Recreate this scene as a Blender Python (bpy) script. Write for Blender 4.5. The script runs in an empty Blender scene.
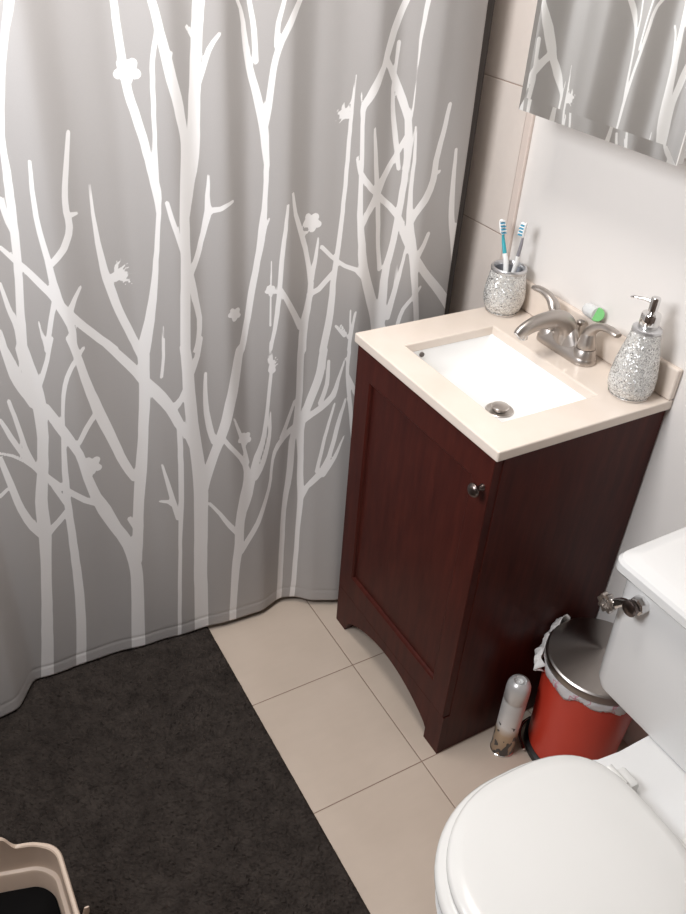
import bpy, bmesh, math, random
import numpy as np
from mathutils import Vector, Matrix
random.seed(7); rng = np.random.default_rng(5)
PI = math.pi
scene = bpy.context.scene
COL = scene.collection

# ------------------------------------------------------------------ camera
CAM_LOC = (1.31308, -1.25261, 1.60894)
CR = Vector((0.492998, 0.867814, 0.062059)); CU = Vector((-0.524521, 0.239551, 0.817002)); CF = Vector((-0.69414, 0.435332, -0.573285))
cd = bpy.data.cameras.new('camera'); cam = bpy.data.objects.new('camera', cd); COL.objects.link(cam)
cd.sensor_fit = 'VERTICAL'; cd.sensor_height = 24.0; cd.lens = 824.06*24.0/914.0
cd.clip_start = 0.02
M = Matrix(((CR.x, CU.x, -CF.x, CAM_LOC[0]), (CR.y, CU.y, -CF.y, CAM_LOC[1]), (CR.z, CU.z, -CF.z, CAM_LOC[2]), (0, 0, 0, 1)))
cam.matrix_world = M
scene.camera = cam

# ------------------------------------------------------------------ world, exposure, light
w = bpy.data.worlds.new('world'); scene.world = w; w.use_nodes = True
w.node_tree.nodes['Background'].inputs[0].default_value = (0.75, 0.85, 1.0, 1)
w.node_tree.nodes['Background'].inputs[1].default_value = 1.0
scene.view_settings.view_transform = 'Standard'
scene.view_settings.look = 'None'
scene.view_settings.gamma = 1.0
scene.view_settings.exposure = 0.0
scene.view_settings.use_curve_mapping = False

def area(name, loc, target, sx, sy, power, color):
    ld = bpy.data.lights.new(name, 'AREA'); ld.shape = 'RECTANGLE'; ld.size = sx; ld.size_y = sy
    ld.energy = power; ld.color = color
    o = bpy.data.objects.new(name, ld); COL.objects.link(o); o.location = loc
    o.rotation_euler = (Vector(target) - Vector(loc)).to_track_quat('-Z', 'Y').to_euler()
    return o
# key light in an unseen window added to carry it, and the ceiling fitting
area('front_key_light', (0.52, -1.61, 1.78), (0.18, 0.0, 0.80), 0.5, 0.5, 20, (0.95, 0.97, 1.0))
area('ceiling_lamp', (0.28, -0.80, 2.38), (0.28, -0.80, 0.0), 0.4, 0.4, 13, (1.0, 0.95, 0.90))

# ------------------------------------------------------------------ materials
def mat(name, color=(.8, .8, .8), rough=.5, metal=0.0, spec=.5, **kw):
    m = bpy.data.materials.new(name); m.use_nodes = True
    b = m.node_tree.nodes['Principled BSDF']
    b.inputs['Base Color'].default_value = (*color, 1); b.inputs['Roughness'].default_value = rough
    b.inputs['Metallic'].default_value = metal; b.inputs['Specular IOR Level'].default_value = spec
    for k, v in kw.items(): b.inputs[k].default_value = v
    return m
class NT:
    def __init__(s, m): s.m = m; s.n = m.node_tree.nodes; s.l = m.node_tree.links; s.b = s.n['Principled BSDF']
    def new(s, t, **kw):
        x = s.n.new(t)
        for k, v in kw.items(): setattr(x, k, v)
        return x
    def obj(s, sc=(1, 1, 1)):
        tc = s.new('ShaderNodeTexCoord'); mp = s.new('ShaderNodeMapping'); mp.inputs['Scale'].default_value = sc
        s.l.new(tc.outputs['Object'], mp.inputs[0]); return mp.outputs[0]
    def noise(s, scale, detail=4, vec=None, rough=.5):
        x = s.new('ShaderNodeTexNoise'); x.inputs['Scale'].default_value = scale; x.inputs['Detail'].default_value = detail
        x.inputs['Roughness'].default_value = rough
        s.l.new(vec or s.obj(), x.inputs['Vector']); return x.outputs['Fac']
    def ramp(s, fac, stops):
        r = s.new('ShaderNodeValToRGB'); e = r.color_ramp.elements
        while len(e) < len(stops): e.new(.5)
        for i, (p, c) in enumerate(stops): e[i].position = p; e[i].color = (*c, 1)
        s.l.new(fac, r.inputs[0]); return r.outputs[0]
    def mix(s, fac, a, b):
        x = s.new('ShaderNodeMix'); x.data_type = 'RGBA'
        for k, v in ((0, fac), (6, a), (7, b)):
            if isinstance(v, bpy.types.NodeSocket): s.l.new(v, x.inputs[k])
            elif k == 0: x.inputs[k].default_value = v
            else: x.inputs[k].default_value = (*v, 1)
        return x.outputs[2]
    def math(s, op, a, b=None):
        x = s.new('ShaderNodeMath'); x.operation = op
        for i, v in ((0, a), (1, b)):
            if v is None: continue
            if isinstance(v, bpy.types.NodeSocket): s.l.new(v, x.inputs[i])
            else: x.inputs[i].default_value = v
        return x.outputs[0]
    def base(s, sock): s.l.new(sock, s.b.inputs['Base Color'])
    def bump(s, h, strength=.3, dist=.001):
        x = s.new('ShaderNodeBump'); x.inputs['Strength'].default_value = strength; x.inputs['Distance'].default_value = dist
        s.l.new(h, x.inputs['Height']); s.l.new(x.outputs[0], s.b.inputs['Normal'])

def tile_mat(name, ax0, ax1, o0, o1, size, c0, c1, grout, gw=.0022, rough=.35):
    m = mat(name, c0, rough); t = NT(m)
    tc = t.new('ShaderNodeTexCoord'); sp = t.new('ShaderNodeSeparateXYZ'); t.l.new(tc.outputs['Object'], sp.inputs[0])
    def dist(ax, o):
        v = t.math('SUBTRACT', sp.outputs[ax], o); v = t.math('DIVIDE', v, size); v = t.math('ADD', v, 50.5)
        v = t.math('FRACT', v); v = t.math('SUBTRACT', v, .5); v = t.math('ABSOLUTE', v); return t.math('MULTIPLY', v, size)
    d = t.math('MINIMUM', dist(ax0, o0), dist(ax1, o1))
    g = t.math('LESS_THAN', d, gw/2)
    n = t.noise(5, 5); col = t.ramp(n, [(.3, c0), (.7, c1)])
    n2 = t.noise(60, 3, t.obj((1, .25, 1)))
    col = t.mix(t.math('MULTIPLY', n2, .18), col, tuple(x*.75 for x in c0))
    t.base(t.mix(g, col, grout))
    sm = t.new('ShaderNodeMapRange'); sm.inputs[1].default_value = gw*.35; sm.inputs[2].default_value = gw; t.l.new(d, sm.inputs[0])
    t.bump(sm.outputs[0], .6, .001)
    return m

M_floor = tile_mat('floor_tile', 0, 1, .1646, -.4569, .3092, (.54, .445, .365), (.60, .50, .415), (.25, .17, .13))
M_walltile = tile_mat('wall_tile', 0, 2, -.345, .9725, .3092, (.74, .655, .595), (.78, .70, .64), (.40, .30, .25))
M_paint = mat('wall_paint', (.80, .765, .735), .55); t = NT(M_paint); t.bump(t.noise(220, 3), .12, .001)
M_trim = mat('tile_trim', (.70, .60, .54), .3)
M_brown = mat('low_bounce_brown', (.17, .13, .11), .6)  # dark tone given to the unseen walls to cut their bounce light
M_ceil = mat('ceiling_paint', (.85, .84, .82), .8)

M_wood = mat('cherry_wood', (.075, .014, .010), .40, 0, .14); t = NT(M_wood)
g = t.noise(9, 6, t.obj((6, 6, .8)), .6); g2 = t.noise(260, 3, t.obj((1, 1, .12)))
cc = t.ramp(g, [(.3, (.045, .0085, .0065)), (.75, (.085, .0165, .011))]); t.base(t.mix(t.math('MULTIPLY', g2, .35), cc, (.03, .007, .005)))
t.bump(g2, .12, .0006)
M_wooddark = mat('cabinet_inside', (.02, .008, .006), .7)

M_slab = mat('cultured_marble', (.86, .765, .685), .18, 0, .5); t = NT(M_slab)
t.base(t.ramp(t.noise(10, 6), [(.35, (.79, .695, .615)), (.65, (.75, .655, .57))]))
M_basin = mat('white_basin', (.93, .925, .91), .12)
M_porc = mat('white_porcelain', (.80, .795, .785), .14)
M_seat = mat('white_seat_plastic', (.77, .76, .735), .24)
M_nickel = mat('brushed_nickel', (.50, .46, .43), .36, 1.0)
M_chrome = mat('chrome', (.75, .74, .73), .08, 1.0)
M_steel = mat('brushed_steel', (.36, .33, .31), .30, 1.0); t = NT(M_steel)
M_steel.node_tree.nodes['Principled BSDF'].inputs['Anisotropic'].default_value = .75
tg = t.new('ShaderNodeTangent'); tg.direction_type = 'RADIAL'; tg.axis = 'Z'; t.l.new(tg.outputs[0], t.b.inputs['Tangent'])
M_dark = mat('black_metal', (.02, .018, .018), .4)
M_bronze = mat('dark_knob_metal', (.16, .13, .12), .3, 1.0)
M_hole = mat('dark_hole', (.12, .10, .09), .6)
M_red = mat('red_enamel', (.62, .055, .03), .33, 0, .4)
M_blackpl = mat('black_plastic', (.015, .014, .014), .45)
M_bag = mat('white_bag', (.80, .78, .78), .45); t = NT(M_bag)
M_bag.node_tree.nodes['Principled BSDF'].inputs['Transmission Weight'].default_value = .15
v = t.noise(34, 2); t.base(t.ramp(v, [(.56, (.80, .78, .79)), (.60, (.72, .22, .32)), (.64, (.80, .78, .79))]))
M_beige = mat('beige_plastic', (.57, .45, .36), .42)
M_lining = mat('black_bag', (.004, .0035, .0035), .7, 0, .1)
M_white = mat('white_plastic', (.85, .85, .84), .3)
M_cabwhite = mat('white_cabinet_paint', (.82, .81, .79), .35)
M_teal = mat('teal_rubber', (.03, .36, .42), .4)
M_greyrub = mat('grey_rubber', (.25, .24, .26), .4)
M_bluebr = mat('blue_bristle', (.06, .33, .50), .6)
M_clear = mat('clear_plastic', (.93, .94, .94), .10); M_clear.node_tree.nodes['Principled BSDF'].inputs['Transmission Weight'].default_value = .3
M_green = mat('green_cap', (.22, .60, .22), .4)
M_mirror = mat('mirror_glass', (.90, .91, .90), .01, 1.0)
M_cupin = mat('cup_inside', (.30, .31, .34), .35)

def mosaic():
    m = mat('silver_mosaic', (.7, .7, .68), .25, .40); t = NT(m)
    vo = t.new('ShaderNodeTexVoronoi'); vo.inputs['Scale'].default_value = 430; t.l.new(t.obj(), vo.inputs['Vector'])
    sp = t.new('ShaderNodeSeparateColor'); t.l.new(vo.outputs['Color'], sp.inputs[0])
    c = t.ramp(sp.outputs[0], [(0, (.16, .16, .16)), (.08, (.50, .50, .49)), (.45, (.72, .72, .70)), (1.0, (.97, .97, .95))])
    ve = t.new('ShaderNodeTexVoronoi'); ve.feature = 'DISTANCE_TO_EDGE'; ve.inputs['Scale'].default_value = 430; t.l.new(t.obj(), ve.inputs['Vector'])
    e = t.math('LESS_THAN', ve.outputs['Distance'], .06)
    t.base(t.mix(e, c, (.55, .54, .52)))
    # every glass chip tilts its own way
    vm = t.new('ShaderNodeVectorMath'); vm.operation = 'SUBTRACT'; t.l.new(vo.outputs['Color'], vm.inputs[0]); vm.inputs[1].default_value = (.5, .5, .5)
    vs = t.new('ShaderNodeVectorMath'); vs.operation = 'SCALE'; t.l.new(vm.outputs[0], vs.inputs[0]); vs.inputs['Scale'].default_value = .75
    ge = t.new('ShaderNodeNewGeometry'); va = t.new('ShaderNodeVectorMath'); va.operation = 'ADD'
    t.l.new(ge.outputs['Normal'], va.inputs[0]); t.l.new(vs.outputs[0], va.inputs[1])
    vn = t.new('ShaderNodeVectorMath'); vn.operation = 'NORMALIZE'; t.l.new(va.outputs[0], vn.inputs[0]); t.l.new(vn.outputs[0], t.b.inputs['Normal'])
    return m
M_mosaic = mosaic()

def rug_mat():
    m = mat('charcoal_pile', (.02, .017, .016), .95, 0, .1); t = NT(m)
    n = t.noise(26, 6, None, .65); n2 = t.noise(700, 2)
    c = t.ramp(n, [(.3, (.022, .017, .0145)), (.7, (.062, .050, .043))])
    t.base(t.mix(t.math('MULTIPLY', n2, .5), c, (.06, .05, .045)))
    t.bump(n2, .8, .003); return m
M_rug = rug_mat()

def curtain_mat():
    m = mat('printed_curtain_cloth', (.4, .38, .37), .5, 0, .5); t = NT(m)
    at = t.new('ShaderNodeAttribute'); at.attribute_name = 'print'
    mr = t.new('ShaderNodeMapRange'); t.l.new(at.outputs['Fac'], mr.inputs[0])
    mr.inputs[1].default_value = -.0004; mr.inputs[2].default_value = .0004; mr.inputs[3].default_value = 1; mr.inputs[4].default_value = 0
    wv = t.noise(900, 2); wv2 = t.noise(7, 3)
    grey = t.mix(t.math('MULTIPLY', wv, .5), (.45, .43, .42), (.35, .33, .318))
    grey = t.mix(t.math('MULTIPLY', wv2, .25), grey, (.36, .335, .32))
    t.base(t.mix(mr.outputs[0], grey, (.84, .82, .805)))
    t.bump(wv, .25, .0006)
    t.b.inputs['Sheen Weight'].default_value = .15
    return m
M_curtain = curtain_mat()
M_edgeshade = mat('edge_shade_taupe', (.045, .037, .033), .6)

def can_mat():
    m = mat('can_label', (.8, .7, .5), .28, .1); t = NT(m)
    tc = t.new('ShaderNodeTexCoord'); sp = t.new('ShaderNodeSeparateXYZ'); t.l.new(tc.outputs['Object'], sp.inputs[0])
    z = t.math('DIVIDE', sp.outputs[2], .17)
    nz = t.noise(22, 3); z2 = t.math('ADD', z, t.math('MULTIPLY', t.math('SUBTRACT', nz, .5), .25))
    c = t.ramp(z2, [(.1, (.40, .28, .18)), (.42, (.52, .38, .25)), (.58, (.80, .78, .76)), (.9, (.62, .61, .60))])
    wv = t.new('ShaderNodeTexNoise'); wv.inputs['Scale'].default_value = 75; wv.inputs['Detail'].default_value = 1
    t.l.new(t.obj((1, 1, .55)), wv.inputs['Vector'])
    k = t.math('GREATER_THAN', wv.outputs['Fac'], .56); low = t.math('LESS_THAN', z, .62)
    t.base(t.mix(t.math('MULTIPLY', k, low), c, (.05, .045, .045)))
    return m
M_can = can_mat()

# ------------------------------------------------------------------ helpers
def tag(o, label, cat, group=None):
    o['label'] = label; o['category'] = cat
    if group: o['group'] = group
    return o
def thing(name, loc, label, cat, group=None):
    o = bpy.data.objects.new(name, None); COL.objects.link(o); o.location = loc; o.empty_display_size = .05
    return tag(o, label, cat, group)
def link(name, bm, m, parent=None, smooth=True, bevel=0, seg=2, subsurf=0, angle=40):
    me = bpy.data.meshes.new(name); bmesh.ops.recalc_face_normals(bm, faces=bm.faces[:]); bm.to_mesh(me); bm.free()
    mats = m if isinstance(m, (list, tuple)) else [m]
    for x in mats: me.materials.append(x)
    o = bpy.data.objects.new(name, me); COL.objects.link(o)
    if parent:
        o.parent = parent; o.matrix_parent_inverse = Matrix.Identity(4)
        L = Vector((0, 0, 0)); q = parent
        while q: L += q.location; q = q.parent
        me.transform(Matrix.Translation(-L))
    if smooth:
        for f in me.polygons: f.use_smooth = True
        if not subsurf and hasattr(me, 'set_sharp_from_angle'): me.set_sharp_from_angle(angle=math.radians(angle))
    if bevel:
        md = o.modifiers.new('bevel', 'BEVEL'); md.width = bevel; md.segments = seg; md.limit_method = 'ANGLE'; md.angle_limit = math.radians(35); md.harden_normals = True
    if subsurf:
        md = o.modifiers.new('sub', 'SUBSURF'); md.levels = subsurf; md.render_levels = subsurf
    return o
def struct(name, bm, m, **k):
    o = link(name, bm, m, **k); o['kind'] = 'structure'; return o
def box(bm, x0, x1, y0, y1, z0, z1):
    vs = [bm.verts.new(c) for c in ((x0, y0, z0), (x1, y0, z0), (x1, y1, z0), (x0, y1, z0), (x0, y0, z1), (x1, y0, z1), (x1, y1, z1), (x0, y1, z1))]
    for f in ((0, 3, 2, 1), (4, 5, 6, 7), (0, 1, 5, 4), (1, 2, 6, 5), (2, 3, 7, 6), (3, 0, 4, 7)): bm.faces.new([vs[i] for i in f])
    return vs
def boxo(name, dims, m, parent=None, bevel=0, **k):
    bm = bmesh.new(); box(bm, *dims); return link(name, bm, m, parent, smooth=bool(bevel), bevel=bevel, **k)
def loft(bm, rings, cap0=True, cap1=True, closed=True):
    R = [[bm.verts.new(p) for p in r] for r in rings]; n = len(R[0])
    for a, b in zip(R, R[1:]):
        for i in range(n if closed else n-1): bm.faces.new((a[i], a[(i+1) % n], b[(i+1) % n], b[i]))
    if cap0: bm.faces.new(R[0][::-1])
    if cap1: bm.faces.new(R[-1])
    return R
def circ(cx, cy, z, r, n=48, ry=None):
    return [(cx+r*math.cos(2*PI*i/n), cy+(ry or r)*math.sin(2*PI*i/n), z) for i in range(n)]
def lathe(bm, cx, cy, prof, n=48, cap0=True, cap1=True):
    return loft(bm, [circ(cx, cy, z, max(r, 1e-4), n) for r, z in prof], cap0, cap1)
def rrect(x0, x1, y0, y1, z, r, k=6):
    P = []
    for cx, cy, a in ((x1-r, y1-r, 0), (x0+r, y1-r, 90), (x0+r, y0+r, 180), (x1-r, y0+r, 270)):
        for i in range(k+1):
            t_ = math.radians(a+90*i/k); P.append((cx+r*math.cos(t_), cy+r*math.sin(t_), z))
    return P
def catmull(P, n=8):
    P = [np.array(p, float) for p in P]; Q = [2*P[0]-P[1]]+P+[2*P[-1]-P[-2]]; out = []
    for i in range(1, len(Q)-2):
        a, b, c, d = Q[i-1:i+3]
        for j in range(n):
            t_ = j/n; out.append(.5*((2*b)+(-a+c)*t_+(2*a-5*b+4*c-d)*t_*t_+(-a+3*b-3*c+d)*t_**3))
    out.append(P[-1]); return out
def sweep(bm, pts, up=(0, 0, 1), n=16, smooth=8):
    """pts: (x,y,z,r_side,r_up)"""
    S = catmull(pts, smooth) if smooth > 1 else [np.array(p, float) for p in pts]; rings = []; up = np.array(up, float)
    for i, s in enumerate(S):
        a = S[max(i-1, 0)][:3]; b = S[min(i+1, len(S)-1)][:3]; t_ = b-a; t_ /= np.linalg.norm(t_)+1e-12
        sd = np.cross(t_, up); sd /= np.linalg.norm(sd)+1e-12; uu = np.cross(sd, t_)
        rings.append([tuple(s[:3]+sd*max(s[3], 1e-4)*math.cos(2*PI*k/n)+uu*max(s[4], 1e-4)*math.sin(2*PI*k/n)) for k in range(n)])
    return loft(bm, rings)
def tube(bm, pts, r, n=12, up=(0, 0, 1), smooth=8): return sweep(bm, [(*p, r, r) for p in pts], up, n, smooth)
def disc_y(bm, c, r, d, n=32, axis='y'):
    """short cylinder along y (or x)"""
    rings = []
    for s in (-d/2, d/2):
        if axis == 'y': rings.append([(c[0]+r*math.cos(2*PI*i/n), c[1]+s, c[2]+r*math.sin(2*PI*i/n)) for i in range(n)])
        else: rings.append([(c[0]+s, c[1]+r*math.cos(2*PI*i/n), c[2]+r*math.sin(2*PI*i/n)) for i in range(n)])
    return loft(bm, rings)

# ------------------------------------------------------------------ the room
XL, XR, YF, ZC = -.92, 1.95, -1.66, 2.42
bm = bmesh.new(); box(bm, XL, XR, YF, 0, -.05, 0); struct('floor', bm, M_floor, smooth=False)
bm = bmesh.new(); box(bm, XL-.1, XR+.1, YF-.1, .1, ZC, ZC+.05); struct('ceiling', bm, M_ceil, smooth=False)
bm = bmesh.new(); box(bm, -.046, XR, 0, .1, 0, ZC); box(bm, XL, -.046, .0001, .1, 0, ZC); struct('wall_back', bm, M_paint, smooth=False)
bm = bmesh.new(); box(bm, XL, -.060, -.008, .00005, 0, ZC); struct('wall_back_tiling', bm, M_walltile, smooth=False)
bm = bmesh.new(); box(bm, -.0598, -.038, -.009, .00005, 0, ZC); struct('trim_1', bm, M_trim, bevel=.003)
bm = bmesh.new(); box(bm, XL-.1, XL, YF, .1, 0, ZC); struct('wall_left', bm, M_walltile, smooth=False)
bm = bmesh.new(); box(bm, XR, XR+.1, YF, .1, 0, ZC); struct('wall_right', bm, M_brown, smooth=False)
bm = bmesh.new()
wx0, wx1, wz0, wz1 = .22, .82, 1.44, 2.12
box(bm, XL, wx0, YF-.1, YF, 0, ZC); box(bm, wx1, XR, YF-.1, YF, 0, ZC); box(bm, wx0, wx1, YF-.1, YF, 0, wz0); box(bm, wx0, wx1, YF-.1, YF, wz1, ZC)
struct('wall_front', bm, M_brown, smooth=False)
bm = bmesh.new()
for d in ((wx0, wx0+.04, wz0, wz1), (wx1-.04, wx1, wz0, wz1), (wx0+.04, wx1-.04, wz0, wz0+.04), (wx0+.04, wx1-.04, wz1-.04, wz1)): box(bm, d[0], d[1], YF-.08, YF-.03, d[2], d[3])
struct('added_window_1', bm, M_white, smooth=False)  # unseen frame, added around the key light

# ------------------------------------------------------------------ shower curtain
HEM = [(-2.0, -0.06), (-1.85, -0.1), (-1.7, -0.06), (-1.58, -0.09), (-1.45, -0.1), (-1.34, -0.075), (-1.256, -0.045), (-1.212, -0.054), (-1.188, -0.088), (-1.168, -0.118), (-1.134, -0.1157), (-0.996, -0.1205), (-0.897, -0.107), (-0.73, -0.1), (-0.65, -0.088), (-0.5885, -0.089), (-0.525, -0.1116), (-0.485, -0.1), (-0.4576, -0.066), (-0.397, -0.037), (-0.33, -0.03), (-0.22, -0.06), (-0.1, -0.09)]
UP = [(-2.0, -0.0938), (-1.87, -0.1178), (-1.72, -0.0938), (-1.58, -0.1178), (-1.44, -0.0938), (-1.25, -0.1178), (-1.1, -0.1028), (-1.05, -0.11), (-0.98, -0.0926), (-0.93, -0.1088), (-0.85, -0.1196), (-0.76, -0.0956), (-0.715, -0.1088), (-0.665, -0.0938), (-0.62, -0.1196), (-0.54, -0.0926), (-0.48, -0.1184), (-0.42, -0.1136), (-0.36, -0.0956), (-0.3, -0.1184), (-0.22, -0.0944), (-0.17, -0.1028), (-0.1, -0.1178)]
def prof(P):
    P = np.array(P); ys = np.arange(-2.05, -.05, .002); v = np.interp(ys, P[:, 0], P[:, 1])
    k = np.exp(-.5*(np.arange(-20, 21)*.002/.008)**2); k /= k.sum()
    return ys, np.convolve(np.pad(v, 20, mode='edge'), k, 'valid')
YH, VH = prof(HEM); YU, VU = prof(UP)
def CX(y, z):
    t_ = np.clip((z-.02)/.95, 0, 1); t_ = t_*t_*(3-2*t_)
    return np.interp(y, YH, VH)*(1-t_)+np.interp(y, YU, VU)*t_
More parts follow.
